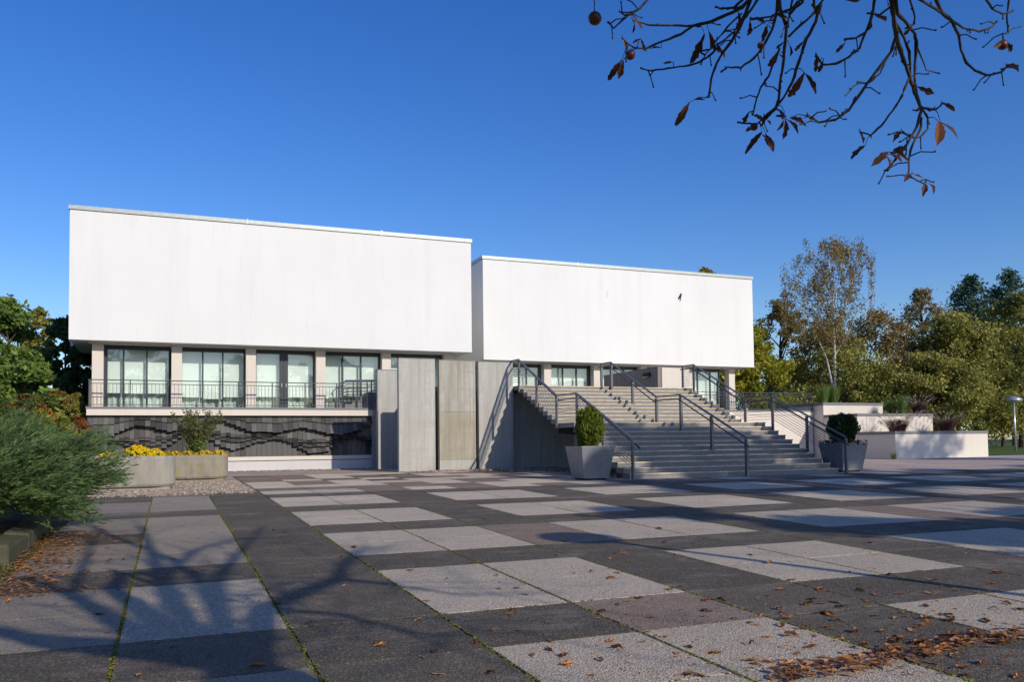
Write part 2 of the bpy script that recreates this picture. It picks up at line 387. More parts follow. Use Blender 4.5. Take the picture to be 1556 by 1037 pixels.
# ================================================================== BUILDINGS
def gallery(name, label, X0, X1, YF, fl, slabX, px0, depth, first_pil, npil, winspec, back):
    t = thing(name, label, 'building', (X0, YF, fl))
    def P(b, nm, M, **k): return b.build(nm, M, t, (-X0, -YF, -fl), **k)
    ZB, ZT = 5.615, 10.53
    P(MB().box(X0, X1, YF, YF+depth, ZB, ZT), 'upper_wall', M_WHITE)
    b = MB(); e = .045
    b.box(X0-e, X1+e, YF-e, YF+.35, ZT+.02, ZT+.175); b.box(X0-e, X0+.35, YF+.352, YF+depth+e, ZT+.02, ZT+.175); b.box(X1-.35, X1+e, YF+.352, YF+depth+e, ZT+.02, ZT+.175)
    fa = P(b, 'roof_edge', M_ZINC)
    b = MB().box(X0-.01, X1+.01, YF-.012, YF+.3, ZT+.001, ZT+.019); P(b, 'edge_joint', M_BLACK)
    nclip = (.4, .745) if X0 < 0 else (.32, .67, .91)
    for q in nclip:
        x = X0+(X1-X0)*q; b = MB().box(x-.025, x+.025, YF-e-.012, YF+.2, ZT+.17, ZT+.205).box(x-.01, x+.01, YF-e-.012, YF-e-.002, ZT-.01, ZT+.169); P(b, 'roof_clip', M_LAMP)
    # recessed storey behind the posts
    yp, yw = YF+.65, YF+1.0
    P(MB().box(X0+.74, X1-.74, yw+1.3, YF+depth-.8, fl, ZB-.004), 'rear_room', M_INNER)
    # soffit beam line
    P(MB().box(X0+.62, X1-.62, yp-.02, yp+.30, ZB-.06, ZB-.002), 'soffit_beam', M_CREAM)
    for k in range(npil):
        x = first_pil+2.83*k
        P(MB().box(x, x+.395, yp, yp+.42, fl+.004, ZB-.062), 'pillar', M_CREAM, bevel=.006)
    return t, P
# left block
t, P = gallery('gallery_block', 'nearer white cubic gallery block on pillars above a dark slate wall', -3.49, 12.49, 35.2, 3.08, 0, 0, 16, -2.75, 6, None, 0)
LB = t
b = MB().box(-2.85, 7.95, 34.9, 36.5, 2.76, 3.0); P(b, 'balcony_slab', M_CREAM)
b = MB().box(-2.87, 7.95, 34.88, 36.5, 3.002, 3.085); P(b, 'slab_cap', M_CAP)
b = MB().box(7.952, 12.4, 35.4, 36.5, 2.76, 3.085); P(b, 'balcony_slab', M_CREAM)
b = MB().box(-2.8, 12.4, 35.25, 51, .3, 2.758); P(b, 'base_wall', M_PLINTH)
b = MB().box(-2.83, 7.93, 35.0, 35.248, .96, 1.115); P(b, 'plinth_band', M_CREAM)
b = MB().box(-2.82, 7.92, 35.03, 35.247, .3, .93); P(b, 'plinth', M_PLINTH)
b = MB().box(-2.815, 7.915, 35.06, 35.246, .931, .959); P(b, 'shadow_joint', M_BLACK)
b = MB().box(-4.0, -3.492, 41, 43.2, 6.0, 7.05).box(-4.05, -3.492, 40.9, 43.3, 7.052, 7.3, 1); P(b, 'side_bay', [M_WHITE, M_CAP])

def slate_relief():
    b = MB(); x = -2.83; zt, zb = 2.757, 1.116
    def wave(x):
        # three lines that swell and close like eyes
        a = .5+.5*math.cos((x+1.2)*2*math.pi/3.1+.5*math.sin(x*.9))
        m_ = 1.93+.16*math.sin(x*.75+.5)+.07*math.sin(x*2.1)
        top = m_+.05+.50*a+.05*math.sin(x*3.1); bot = m_-.12-.42*(.5+.5*math.cos((x+.7)*2*math.pi/3.1+.4*math.sin(x))); 
        return top, m_+.02*math.sin(x*4), bot
    while x < 7.91:
        wd = rnd.uniform(.165, .215); x1 = min(x+wd, 7.915); top, md, bot = wave(x)
        top += rnd.uniform(-.035, .035); bot += rnd.uniform(-.04, .04); md += rnd.uniform(-.03, .03)
        top = max(top, md+.12); bot = max(bot, zb+.12); md2 = md-.5*(md-bot); eye = top-md
        segs = [(zt, (zt+top)/2+.04, .02, .16), ((zt+top)/2+.04, top, .10, .27), (top, md+.05 if eye > .3 else md, .0, .05 if eye > .3 else .12)]
        if eye > .3: segs.append((md+.05, md-.08, .02, .16))
        else: segs.append((md, md-.08, .05, .16))
        segs += [(md-.08, md2, .04, .20), (md2, bot, .08, .20), (bot, zb, .0, .05)]
        for k, (a, c, d0, d1) in enumerate(segs):
            if a-c < .02: continue
            if 0 < k < len(segs)-1: c += rnd.uniform(-.02, .02)
            yb, f0, f1 = 35.247, 35.13-d0, 35.13-d1-rnd.uniform(0, .025)
            g = .004
            b.add([(x+g,yb,c),(x1-g,yb,c),(x1-g,f1,c),(x+g,f1,c),(x+g,yb,a-.002),(x1-g,yb,a-.002),(x1-g,f0,a-.002),(x+g,f0,a-.002)],
                  [(0,1,2,3),(7,6,5,4),(3,2,6,7),(0,3,7,4),(1,5,6,2),(0,4,5,1)], 0, rnd.random())
        x = x1
    return b
P(slate_relief(), 'slate_relief', M_SLATE)

def window(P, x0, x1, Y, z0, z1, cuts, blinds, door=False, side=False):
    b = MB(); fw = .055; d0, d1 = Y, Y+.09
    b.box(x0, x1, d0, d1, z1-.16, z1).box(x0, x1, d0, d1, z0, z0+.05)
    b.box(x0, x0+fw, d0, d1, z0+.0505, z1-.1605).box(x1-fw, x1, d0, d1, z0+.0505, z1-.1605)
    for c in cuts:
        wd = .34 if door else .06
        b.box(c-wd/2, c+wd/2, d0-.01, d1+.01, z0+.0505, z1-.1605)
    fr = P(b, 'window', M_FRAME)
    es = [x0+fw]+[v for c in cuts for v in (c-(.17 if door else .03), c+(.17 if door else .03))]+[x1-fw]
    for q in range(0, len(es), 2):
        g = MB().box(es[q]+.001, es[q+1]-.001, Y+.035, Y+.045, z0+.051, z1-.161).build('pane', M_GLASS, fr)
        zb = blinds[(q//2) % len(blinds)]+rnd.uniform(-.04, .04)
        w0, w1 = es[q]-.02, es[q+1]+.02
        bl = MB(); n = max(3, int((w1-w0)/.07))
        bl.box(w0, w1, Y+.30, Y+.302, zb, z1-.05, 0); bl.box(w0, w1, Y+.295, Y+.308, zb-.02, zb, 0)
        bl.build('blind', M_BLIND, fr)
        cu = MB(); k = int((w1-w0)/.05)
        pts = [(w0+(w1-w0)*i/k, Y+.62+.045*math.sin(i*1.25+q)) for i in range(k+1)]
        cu.add([(x, y, z) for x, y in pts for z in (z0, z1)], [(2*i, 2*i+2, 2*i+3, 2*i+1) for i in range(k)])
        cu.build('curtain', M_CURT, fr, smooth=True)
    if door:
        c = cuts[0]
        MB().box(c-.005, c+.005, Y-.016, Y-.011, z0+.06, z1-.17).build('leaf_gap', M_BLACK, fr)
        for s in (-1, 1):
            MB().box(c+s*.09-.015, c+s*.09+.015, Y-.06, Y-.012, 4.0, 4.14).build('handle', M_LAMP, fr)
    return fr
YW = 36.2; ZW = 5.55
fz = 3.09
window(P, -2.28, .03, YW, fz, ZW, [-1.66, -.82], [3.72, 3.70, 3.70])
window(P, .43, 2.90, YW, fz, ZW, [1.26, 2.03], [3.58, 3.52, 3.58])
window(P, 3.30, 5.73, YW, fz, ZW, [4.46], [3.6, 3.62], door=True)
window(P, 6.12, 8.56, YW, fz, ZW, [6.93, 7.72], [3.62, 3.7, 3.55])
window(P, 8.96, 11.38, YW, fz, ZW, [9.8, 10.6], [3.62, 3.7, 3.55])
P(MB().box(-2.36, -2.29, YW-.02, YW+1.2, fz, ZW), 'end_panel', M_FRAME)
P(MB().box(11.9, 12.1, YW, YW+8, fz, 5.61), 'end_wall', M_CREAM)

# right block
t, P = gallery('gallery_block', 'farther white gallery block behind the outdoor staircase, dark mark high on its face', 14.11, 30.15, 38.06, 3.2, 0, 0, 16, 14.78, 6, None, 0)
b = MB().box(14.3, 33.95, 37.72, 39.4, 2.94, 3.13); P(b, 'terrace_slab', M_CREAM)
b = MB().box(14.3, 33.97, 37.70, 39.4, 3.132, 3.21); P(b, 'slab_cap', M_CAP)
b = MB().box(20.9, 33.9, 37.76, 38.6, .3, 2.938); P(b, 'base_wall', M_CREAM)
YW2 = 39.1
for k in range(5):
    x0 = 14.78+.4+2.83*k; x1 = x0+2.43
    window(P, x0, x1-.01 if k < 4 else x1-.35, YW2, 3.21, ZW, [x0+.83, x0+1.62] if k < 4 else [x0+.62, x0+1.45], [3.6, 3.5, 3.62])
P(MB().box(28.92, 29.0, YW2-.05, YW2+2.5, 3.21, 4.62), 'end_panel', M_CAP)
# dark mark and faint smudge on the wall face
Y2 = 38.06
def blob(cx, cz, pts, M, nm, d=.012):
    b = MB(); n = len(pts); vs = [(cx+x, Y2-d, cz+z) for x, z in pts]+[(cx+x, Y2-.001, cz+z) for x, z in pts]
    b.add(vs, [tuple(range(n))]+[(i, i+n, (i+1) % n+n, (i+1) % n) for i in range(n)]); P(b, nm, M)
blob(25.37, 9.26, [(-.02,-.26),(.0,-.02),(-.1,-.14),(-.12,-.02),(-.04,.1),(.03,.22),(.12,.26),(.11,.1),(.06,-.02),(.06,-.2),(.02,-.06)], M_BLACK, 'dark_mark')
blob(20.97, 9.22, [(-.04,-.2),(-.06,.0),(-.04,.16),(.03,.2),(.06,.05),(.02,-.2)], mat('smudge', (.66,.65,.62), .9), 'faint_smudge', .003)

# ================================================================== CONCRETE PANEL WALLS + PLATFORM
def wall(name, label, x0, x1, y0, y1, z0, z1, M, cat='wall', group=None, cap=True, seam=None):
    t = thing(name, label, cat, (x0, y0, z0), group)
    if seam:
        zs = seam-z0
        MB().box(0, x1-x0, .004, y1-y0, .62, zs-.006).build('lower_panel', M_CONC3, t, bevel=.008)
        MB().box(0, x1-x0, 0, y1-y0, 0, .616).build('base_panel', M_CONC, t, bevel=.008)
        MB().box(0, x1-x0, 0, y1-y0, zs, z1-z0-.03).build('upper_panel', M, t, bevel=.012)
        MB().box(.01, x1-x0-.01, .012, y1-y0-.012, .6, zs+.01).build('core', M_CONCD, t)
    else: MB().box(0, x1-x0, 0, y1-y0, 0, z1-z0-.03).build('panel', M, t, bevel=.012)
    if cap: MB().box(-.006, x1-x0+.006, -.006, y1-y0+.006, z1-z0-.029, z1-z0).build('capping', M_CAP, t)
    return t
wall('concrete_wall', 'lower concrete wall panel at the right end of the slate relief', 7.98, 9.0, 34.2, 34.45, .3, 4.66, M_CONC)
wall('concrete_wall', 'tall clean pale concrete panel, leftmost of the tall pair beside the stairs', 7.89, 9.3, 30.4, 30.62, .3, 4.77, M_CONC)
wall('concrete_wall', 'tall concrete panel with brown water stains across its lower half', 9.46, 10.92, 30.4, 30.62, .3, 4.74, M_CONC2, seam=2.76)
wall('concrete_wall', 'concrete panel carrying the stepped railing shadow next to the stairs', 11.06, 12.5, 30.45, 30.67, .3, 4.73, M_CONC)
wall('concrete_wall', 'dark shaded concrete wall underneath the upper stair flight', 12.52, 20.4, 30.9, 31.1, .3, 3.56, M_CONC, cap=False)
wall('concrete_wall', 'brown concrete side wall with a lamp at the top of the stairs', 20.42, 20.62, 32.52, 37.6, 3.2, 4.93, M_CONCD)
wall('cream_wall', 'cream rendered wall right behind the upper right stair railing', 20.63, 22.1, 32.5, 37.6, .3, 4.92, M_CREAM, cap=False)
pl = thing('stair_platform', 'raised concrete platform at the head of the staircase', 'platform', (12.4, 30.7, 3.5))
MB().box(-3.1, 8.0, .45, 6.3, .1, .26).build('deck', M_STEP, pl)
MB().box(-3.0, .1, .75, .95, -3.2, .098).build('support_wall', M_CONCD, pl)
lm = thing('wall_lamp', 'small black wall lamp fixed to the brown concrete side wall', 'lamp', (20.42, 33.4, 4.62))
MB().box(-.10, -.001, -.28, .28, -.09, .09).build('housing', M_BLACK, lm, bevel=.01)
MB().box(-.14, -.02, -.22, .22, -.12, -.092).build('lens', M_LAMP, lm)

# ================================================================== STAIRCASE
SX0, SX1 = 12.55, 20.42; ZG, ZL, ZP = .425, 2.2, 3.77; Y1, RUN = 21.62, .36; YU = 26.62
st = thing('staircase', 'wide outdoor concrete staircase with ochre step edges leading up to the gallery', 'staircase', (SX0, Y1, ZG))
def S(b, nm, M, par=None, **k): return b.build(nm, M, par or st, (-SX0, -Y1, -ZG) if par is None else None, **k)
r1 = (ZL-ZG)/11; r2 = (ZP-ZL)/10
def step(y, ztop, rise, last=False, d=None):
    d = d or RUN+.06
    b = MB().box(SX0, SX1, y, y+d, ztop-rise+.004, ztop-.045)
    b.box(SX0-.01, SX1+.01, y-.012, y+d, ztop-.044, ztop, 0)
    s = S(b, 'step', [M_STEP])
    nb = MB(); xs = [SX0-.01]; 
    while xs[-1] < SX1-.6: xs.append(xs[-1]+rnd.uniform(1.0, 1.7))
    xs[-1] = SX1+.01
    for a, c in zip(xs[:-1], xs[1:]):
        nb.box(a+.008, c-.008, y-.022, y-.0125, ztop-.034, ztop+.002, 0)
    nb.build('nosing', M_NOSE, s)
for k in range(10): step(Y1+RUN*k, ZG+r1*(k+1), r1)
step(Y1+RUN*10, ZL, r1, d=YU-(Y1+RUN*10)+.1)
for k in range(9): step(YU+RUN*k, ZL+r2*(k+1), r2)
step(YU+RUN*9, ZP, r2, d=1.25)
for x in (SX0+.75, 16.5, SX1-.75):
    b = MB()
    for ya, za, yb_, zb_ in ((Y1+.2, ZG-.3, Y1+RUN*10+.2, ZL-.18), (YU+.15, ZL-.25, YU+RUN*9+.3, ZP-.2)):
        b.add([(x-.15,ya,za-.1),(x+.15,ya,za-.1),(x+.15,yb_,zb_-.25),(x-.15,yb_,zb_-.25),(x-.15,ya,za+.12),(x+.15,ya,za+.12),(x+.15,yb_,zb_),(x-.15,yb_,zb_)],
              [(3,2,1,0),(4,5,6,7),(0,1,5,4),(1,2,6,5),(2,3,7,6),(3,0,4,7)])
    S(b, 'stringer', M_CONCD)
b = MB().box(SX0+.35, SX1-.35, Y1+RUN*10+.25, YU-.1, ZL-.40, ZL-.17)
for q in range(9): b.box(SX0+.1, SX0+.349, Y1+RUN*10+.2+q*.15, Y1+RUN*10+.26+q*.15, ZL-.36, ZL-.17)
S(b, 'landing_beam', M_BLACK)
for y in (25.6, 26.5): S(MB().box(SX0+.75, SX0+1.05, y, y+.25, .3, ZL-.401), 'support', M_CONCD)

# rail path (y, ztop)
RP = [(21.30, 1.60), (24.85, 3.16), (26.42, 3.16), (29.78, 4.76), (30.62, 4.77)]
def rail_z(y):
    for (a, za), (c, zc) in zip(RP[:-1], RP[1:]):
        if a <= y <= c: return za+(zc-za)*(y-a)/(c-a)
    return RP[-1][1]
def floor_z(y):
    if y < Y1: return gz(y)
    if y < Y1+RUN*10: return ZG+r1*(int((y-Y1)/RUN)+1)
    if y < YU: return ZL
    if y < YU+RUN*9: return ZL+r2*(int((y-YU)/RUN)+1)
    return ZP
def handrail(x, label, infill, side):
    t = thing('stair_railing', label, 'railing', (x, 21.3, gz(21.3)), 'railings of the outdoor staircase')
    off = (-x, -21.3, -gz(21.3))
    for y in (21.30, 23.08, 24.85, 26.42, 28.12, 29.78, 30.6):
        z1 = rail_z(y)-.035; z0 = floor_z(y)-(.12 if infill and y > 21.5 else 0)
        p = MB().box(x-.022, x+.022, y-.055, y+.055, z0, z1)
        if not infill: p.box(x+.022, x+.06, y-.045, y+.045, z0+.02, z1-.1).box(x-.09, x+.09, y-.1, y+.1, z0+.001, z0+.018)
        else: p.box(x+.0225, x+.05, y-.02, y+.02, z0+.06, z1-.02)
        p.build('post', M_STEEL, t, off)
    b = MB()
    for (a, za), (c, zc) in zip(RP[:-1], RP[1:]): b.bar((x, a-.03, za), (x, c+.03, zc), .065, .045)
    b.build('top_rail', M_STEEL, t, off)
    b = MB(); hx = x+side*.11
    pts = [(hx, 21.05, RP[0][1]-.27)]+[(hx, y, z-.15) for y, z in RP]; b.tube(pts, .023, 8)
    for y in (21.35, 23.08, 24.85, 26.42, 28.12, 29.78): b.bar((x, y, rail_z(y)-.22), (hx, y, rail_z(y)-.17), .018, .018)
    b.build('handrail_tube', M_RAILG, t, off, smooth=True)
    if infill:
        for k in range(8):
            b = MB(); dz = .17+.098*k
            for (a, za), (c, zc) in zip(RP[:-1], RP[1:]): b.bar((x, a, za-dz), (x, c, zc-dz), .014, .014)
            b.build('infill_bar', M_STEEL, t, off)
handrail(12.47, 'grey steel stair railing with sloping infill bars on the left edge of the stairs', True, 1)
handrail(16.5, 'bare steel stair railing without infill bars down the middle of the stairs', False, -1)
handrail(20.46, 'grey steel stair railing with infill bars on the right edge beside the planted terraces', True, -1)

# ================================================================== BALCONY RAILINGS
def balcony(label, xs, y, z, h, ends):
    t = thing('balcony_railing', label, 'railing', (xs[0], y, z)); off = (-xs[0], -y, -z)
    for x in xs: MB().box(x-.019, x+.019, y-.025, y+.025, z-.06, z+h-.03).build('post', M_RAILG, t, off)
    MB().box(xs[0]-.03, xs[-1]+.03, y-.025, y+.025, z+h-.029, z+h+.006).build('top_rail', M_RAILG, t, off)
    b = MB().box(xs[0], xs[-1], y-.012, y+.012, z+h-.16, z+h-.135).box(xs[0], xs[-1], y-.012, y+.012, z+.06, z+.085); b.build('cross_rail', M_RAILG, t, off)
    x = xs[0]+.13; n = 0; rest = MB()
    while x < xs[-1]-.05:
        q = MB().box(x-.006, x+.006, y-.006, y+.006, z+.0855, z+h-.1605); n += 1
        if n <= 90: q.build('baluster', M_RAILG, t, off)
        x += .135
    if ends == 'left':
        for k in range(4):
            yy = y+.12+.4*k; MB().box(xs[0]-.03, xs[0]+.03, yy, yy+.36, z-.04, z+h-.02-.0*k).build('side_panel', M_CAP, t, off)
    return t
balcony('dark balcony railing with thin upright bars above the slate wall', [-2.77,-1.37,-.07,1.23,2.55,3.85,5.15,6.44,7.72], 34.96, 3.09, 1.02, 'left')
balcony('grey terrace railing with upright bars right of the staircase', [22.3,24.0,25.7,27.4,29.15,30.75,32.3,33.9], 37.78, 3.21, .98, None)
# short stair from the balcony up to the platform with its own rails
ss = thing('small_stair', 'short flight of steps at the right end of the long balcony', 'stairs', (6.6, 35.3, 3.09))
for k in range(4): MB().box(.25+.32*k, 2.2, 0, .75, .0+.17*k+.001, .17*(k+1)).build('step', M_STEP, ss)
sr = thing('small_stair_railing', 'black tube railing of the short balcony steps', 'railing', (6.6, 35.2, 3.09))
b = MB()
for y in (.0, .82):
    b.tube([(.05, y, .9), (.25, y, 1.16), (1.6, y, 1.2), (2.4, y, 1.65)], .03, 8)
    for k in range(6): b.tube([(.12, y, .15+.14*k), (.3, y, .3+.14*k), (1.6, y, .34+.14*k)], .012, 5)
b.build('rail', M_STEEL, sr)
for x, z in ((.12, .95), (.75, 1.15), (1.35, 1.18), (2.2, 1.5)):
    MB().tube([(x, 0, 0), (x, 0, z)], .03, 8).build('post', M_STEEL, sr); MB().tube([(x, .82, 0), (x, .82, z)], .03, 8).build('post', M_STEEL, sr)

# ================================================================== PLANTED TERRACES
def terrace(label, x0, x1, y0, y1, z0, z1):
    t = thing('terrace_planter', label, 'planter', (x0, y0, z0))
    MB().box(0, x1-x0, 0, y1-y0, 0, z1-z0-.15).build('planter_wall', M_CREAM, t, bevel=.01)
    b = MB(); e = .025; w_, d_ = x1-x0, y1-y0; za, zb = z1-z0-.149, z1-z0
    b.box(-e, w_+e, -e, .24, za, zb).box(-e, .24, .241, d_, za, zb).box(w_-.24, w_+e, .241, d_, za, zb); b.build('coping', M_CAP, t)
    MB().box(.241, w_-.241, .242, d_-.01, za, zb-.06).build('soil', M_SOIL, t); return t
terrace('lowest cream planter wall of the terraces with dappled tree shade on its face', 33.98, 40.55, 32.0, 34.46, .3, 1.92)
terrace('middle cream planter wall between the upper and lower terrace', 33.99, 39.45, 34.5, 36.96, .3, 2.92)
terrace('highest cream planter wall of the terraces beside the terrace railing', 34.0, 38.4, 37.0, 41.5, .3, 3.63)

def grass_clump(name, label, loc, h, r, n, mats, group, plume=0, droop=.5, w_=.012):
    t = thing(name, label, 'grass', loc, group)
    Q = []; T = []
    for _ in range(n):
        a = rnd.uniform(0, 6.283); rr = r*rnd.random()**.7; hh = h*rnd.uniform(.55, 1.0)
        bx, by = .35*rr*math.cos(a), .35*rr*math.sin(a); tx, ty = rr*math.cos(a), rr*math.sin(a)
        pa = Vector((-math.sin(a), math.cos(a), 0)); prev = Vector((bx, by, 0)); tint = rnd.random(); wd = w_*rnd.uniform(.7, 1.3)
        for q in range(1, 5):
            f = q/4; cur = Vector((bx+(tx-bx)*f**1.8, by+(ty-by)*f**1.8, hh*(f-droop*.35*f**3))); w0 = wd*(1-(q-1)/4.2); w1 = wd*(1-q/4.2)
            Q.append([prev-pa*w0, prev+pa*w0, cur+pa*w1, cur-pa*w1]); T.append(tint); prev = cur
    quads('blades', np.array([[list(p) for p in q] for q in Q]), T, mats[0], t)
    if plume:
        Q = []; T = []
        for _ in range(plume):
            a = rnd.uniform(0, 6.283); rr = r*rnd.uniform(.5, 1.15); base = np.array([rr*math.cos(a), rr*math.sin(a), h*rnd.uniform(.65, 1.05)])
            d = np.array([math.cos(a)*.7, math.sin(a)*.7, .5]); 
            C = base+np.outer(np.linspace(-.12, .16, 14), d)+R.normal(size=(14, 3))*.012
            Q.append(leaf_quads(C, .035)); T += [rnd.random()]*14
            Q.append(np.array([[base*.0+np.array([0,0,.2]), base*.5+np.array([.006,0,.1]), base-d*.1, base*.5+np.array([-.006,0,.1])]])); T.append(.3)
        quads('plumes', np.concatenate(Q), T, mats[1], t)
    return t
GG = 'green grass tufts on the terraces'; GP = 'purple fountain grass on the terraces'
grass_clump('grass_tuft', 'tall green grass tuft at the left end behind the highest planter edge', (34.75, 37.8, 3.55), 1.25, .62, 420, [L_GRASS], GG, w_=.016, droop=.2)
grass_clump('grass_tuft', 'broad tall green grass tuft growing in the highest planter', (35.65, 38.0, 3.55), 1.45, .7, 480, [L_GRASS], GG, w_=.016, droop=.2)
grass_clump('grass_tuft', 'green grass tuft right of the highest planter wall', (38.05, 36.2, 2.85), 1.15, .4, 300, [L_GRASS], GG, w_=.016, droop=.2)
grass_clump('grass_tuft', 'tallest green grass tuft beside purple grass on the middle planter', (38.15, 35.4, 2.85), 1.35, .5, 420, [L_GRASS], GG, w_=.016, droop=.2)
grass_clump('grass_tuft', 'green grass seen through the bars of the terrace railing', (32.1, 39.0, 3.2), 1.15, .5, 300, [L_GRASS], GG, w_=.016, droop=.2)
grass_clump('fountain_grass', 'purple fountain grass at the right end of the middle planter', (38.95, 34.95, 2.85), 1.05, .75, 700, [L_PURP, L_PLUME], GP, 40, .8, .017)
grass_clump('fountain_grass', 'purple fountain grass in front of the middle planter wall', (35.1, 32.9, 1.86), 1.05, 1.05, 900, [L_PURP, L_PLUME], GP, 60, .8, .017)
grass_clump('fountain_grass', 'purple fountain grass above the right end of the lowest planter', (39.0, 33.2, 1.86), 1.1, .9, 700, [L_PURP, L_PLUME], GP, 40, .8, .017)
grass_clump('fountain_grass', 'thin pale fountain grass near the left corner of the lowest planter', (34.4, 32.55, 1.86), .6, .6, 90, [L_PURP, L_PLUME], GP, 30, .9, .009)
grass_clump('weed_tuft', 'small weed at the foot of the lowest planter wall', (33.75, 31.9, gz(31.9)), .55, .4, 50, [L_OLIVE], None, 0, .6, .014)

# ================================================================== PLANTERS
def square_pot(label, x, y, s, sb, h):
    z = gz(y)+.0; t = thing('square_pot', label, 'planter', (x, y, z), 'tapered grey pots flanking the stairs'); b = MB()
    a, c, th = s/2, sb/2, .035
    o0 = [(-c,-c,.05),(c,-c,.05),(c,c,.05),(-c,c,.05)]; o1 = [(-a,-a,h),(a,-a,h),(a,a,h),(-a,a,h)]
    i1 = [(-a+th,-a+th,h),(a-th,-a+th,h),(a-th,a-th,h),(-a+th,a-th,h)]; i0 = [(-a+th+.02,-a+th+.02,h-.1),(a-th-.02,-a+th+.02,h-.1),(a-th-.02,a-th-.02,h-.1),(-a+th+.02,a-th-.02,h-.1)]
    vs = o0+o1+i1+i0; fs = [(3,2,1,0)]
    for k in range(4):
        q = (k+1) % 4; fs += [(k,q,q+4,k+4),(k+4,q+4,q+8,k+8),(k+8,q+8,q+12,k+12)]
    b.add(vs, fs); b.build('pot', M_POT, t, bevel=.006)
    MB().box(-c+.06, c-.06, -c+.06, c-.06, .0, .049).build('foot', M_BLACK, t)
    MB().add(i0, [(0,1,2,3)]).build('soil', M_SOIL, t); return t, z+h
def ball_shrub(label, x, y, z, rx, rz, M, n, cz, leaf=.055):
    t = thing('box_shrub', label, 'shrub', (x, y, z), 'clipped shrubs in the grey pots')
    MB().tube([(0,0,-.1),(.02,.01,.2),(0,0,cz)], [.05,.04,.03], 7).build('stem', M_BARK, t)
    u = unit(n); d = (.72+.30*R.rand(n, 1))
    lump = 1+.07*np.sin(u[:, :1]*7+1)+.07*np.sin(u[:, 1:2]*8)+.06*np.sin(u[:, 2:]*9+2)
    C = u*d*lump*np.array([rx, rx, rz])+np.array([0, 0, cz])
    dirs = unit(n)*.6+np.array([0, 0, .9])+u*.4; dirs /= np.linalg.norm(dirs, axis=1, keepdims=True)
    T = np.clip(.25+.3*R.rand(n)+.5*((np.sin(C[:,0]*23+C[:,2]*7)*np.sin(C[:,1]*19+2)*.5+.5)), 0, 1)*.9
    quads('foliage', leaf_quads(C, leaf, dirs, 1.9), T, M, t); return t
t, zt = square_pot('tapered grey pot left of the stairs in dappled shade', 11.42, 21.95, 1.08, .80, .98)
ball_shrub('egg-shaped bright green box shrub in the left grey pot', 11.42, 21.95, zt-.08, .40, .62, L_BOX, 5200, .62)
t, zt = square_pot('tapered grey pot right of the stairs in full shade', 21.2, 22.2, 1.12, .84, .98)
ball_shrub('smaller dark round box shrub in the right grey pot', 21.2, 22.2, zt-.08, .5, .5, L_BOXD, 4200, .58)
uc = thing('ground_cover_plant', 'low trailing plant spilling over the rim of the right grey pot', 'plant', (21.2, 22.2, zt-.05))
C = np.c_[R.uniform(-.58, .58, 700), R.uniform(-.58, .58, 700), R.uniform(-.02, .13, 700)]
quads('foliage', leaf_quads(C, .05), R.rand(700), L_BOXD, uc)

def tub(label, x0, x1, y0, y1, h, M):
    z = gz(y0); t = thing('concrete_tub', label, 'planter', ((x0+x1)/2, (y0+y1)/2, z), 'round-cornered concrete flower tubs')
    W, D, rc = (x1-x0)/2, (y1-y0)/2, .5
    def ring(ins, zz, rr):
        pts = []
        for sx, sy, a0 in ((1,1,0),(-1,1,90),(-1,-1,180),(1,-1,270)):
            for q in range(7):
                a = math.radians(a0+15*q); pts.append(((W-ins-rr)*sx+rr*math.cos(a), (D-ins-rr)*sy+rr*math.sin(a), zz))
        return pts
    lv = [(.12, 0, .25), (.12, .06, .25), (.03, .085, rc), (.0, .14, rc), (0, h-.06, rc), (.012, h-.015, rc), (.04, h, rc-.02), (.11, h, .2), (.13, h-.05, .2), (.14, h-.12, .2)]
    vs = []; fs = []; n = 28
    for ins, zz, rr in lv: vs += ring(ins, zz, rr)
    for i in range(len(lv)-1):
        for k in range(n): fs.append((i*n+k, i*n+(k+1) % n, (i+1)*n+(k+1) % n, (i+1)*n+k))
    MB().add(vs, fs).build('tub', M, t, smooth=False)
    MB().add(ring(.14, h-.11, .2), [tuple(range(n))]).build('soil', M_SOIL, t); return t, z+h
tA, zA = tub('pale concrete flower tub with the large heap of yellow flowers', -2.1, .17, 23.2, 24.5, .86, M_TUBA)
tB, zB = tub('lichen-stained concrete flower tub with a leggy shrub in the middle', -.2, 1.72, 27.25, 28.55, .80, M_TUB)
def mums(label, x, y, z, rx, ry, h, n, M, grp):
    t = thing('chrysanthemum', label, 'flowers', (x, y, z), grp)
    u = unit(1200); u[:, 2] = abs(u[:, 2]); C = u*np.array([rx, ry, h])*(.4+.55*R.rand(1200, 1)); quads('foliage', leaf_quads(C, .05), R.rand(1200), L_GREEN, t)
    Q = []; T = []
    for _ in range(n):
        v = unit(1)[0]; v[2] = abs(v[2])*.9+.1; v /= np.linalg.norm(v); c = v*np.array([rx, ry, h])*rnd.uniform(.93, 1.1)
        tt = rnd.random(); rr = rnd.uniform(.025, .045)
        for q in range(5):
            d = v+unit(1)[0]*.9; d /= np.linalg.norm(d); a = np.cross(d, unit(1)[0]); a /= np.linalg.norm(a)+1e-9
            Q.append([c-a*rr, c+np.cross(d, a)*rr, c+a*rr, c-np.cross(d, a)*rr]); T.append(np.clip(tt+rnd.uniform(-.2, .2), 0, 1))
    quads('blooms', np.array(Q), T, M, t)
gm = 'yellow chrysanthemums in the concrete tubs'
mums('small yellow chrysanthemum mound half hidden by the juniper tips', -1.45, 23.85, zA-.1, .25, .4, .2, 120, L_FLOW, gm)
mums('large yellow chrysanthemum mound in the centre of the pale tub', -.75, 23.75, zA-.1, .36, .42, .34, 280, L_FLOW, gm)
mums('yellow chrysanthemum mound at the right end of the pale tub', -.36, 23.8, zA-.1, .28, .4, .25, 190, L_FLOW, gm)
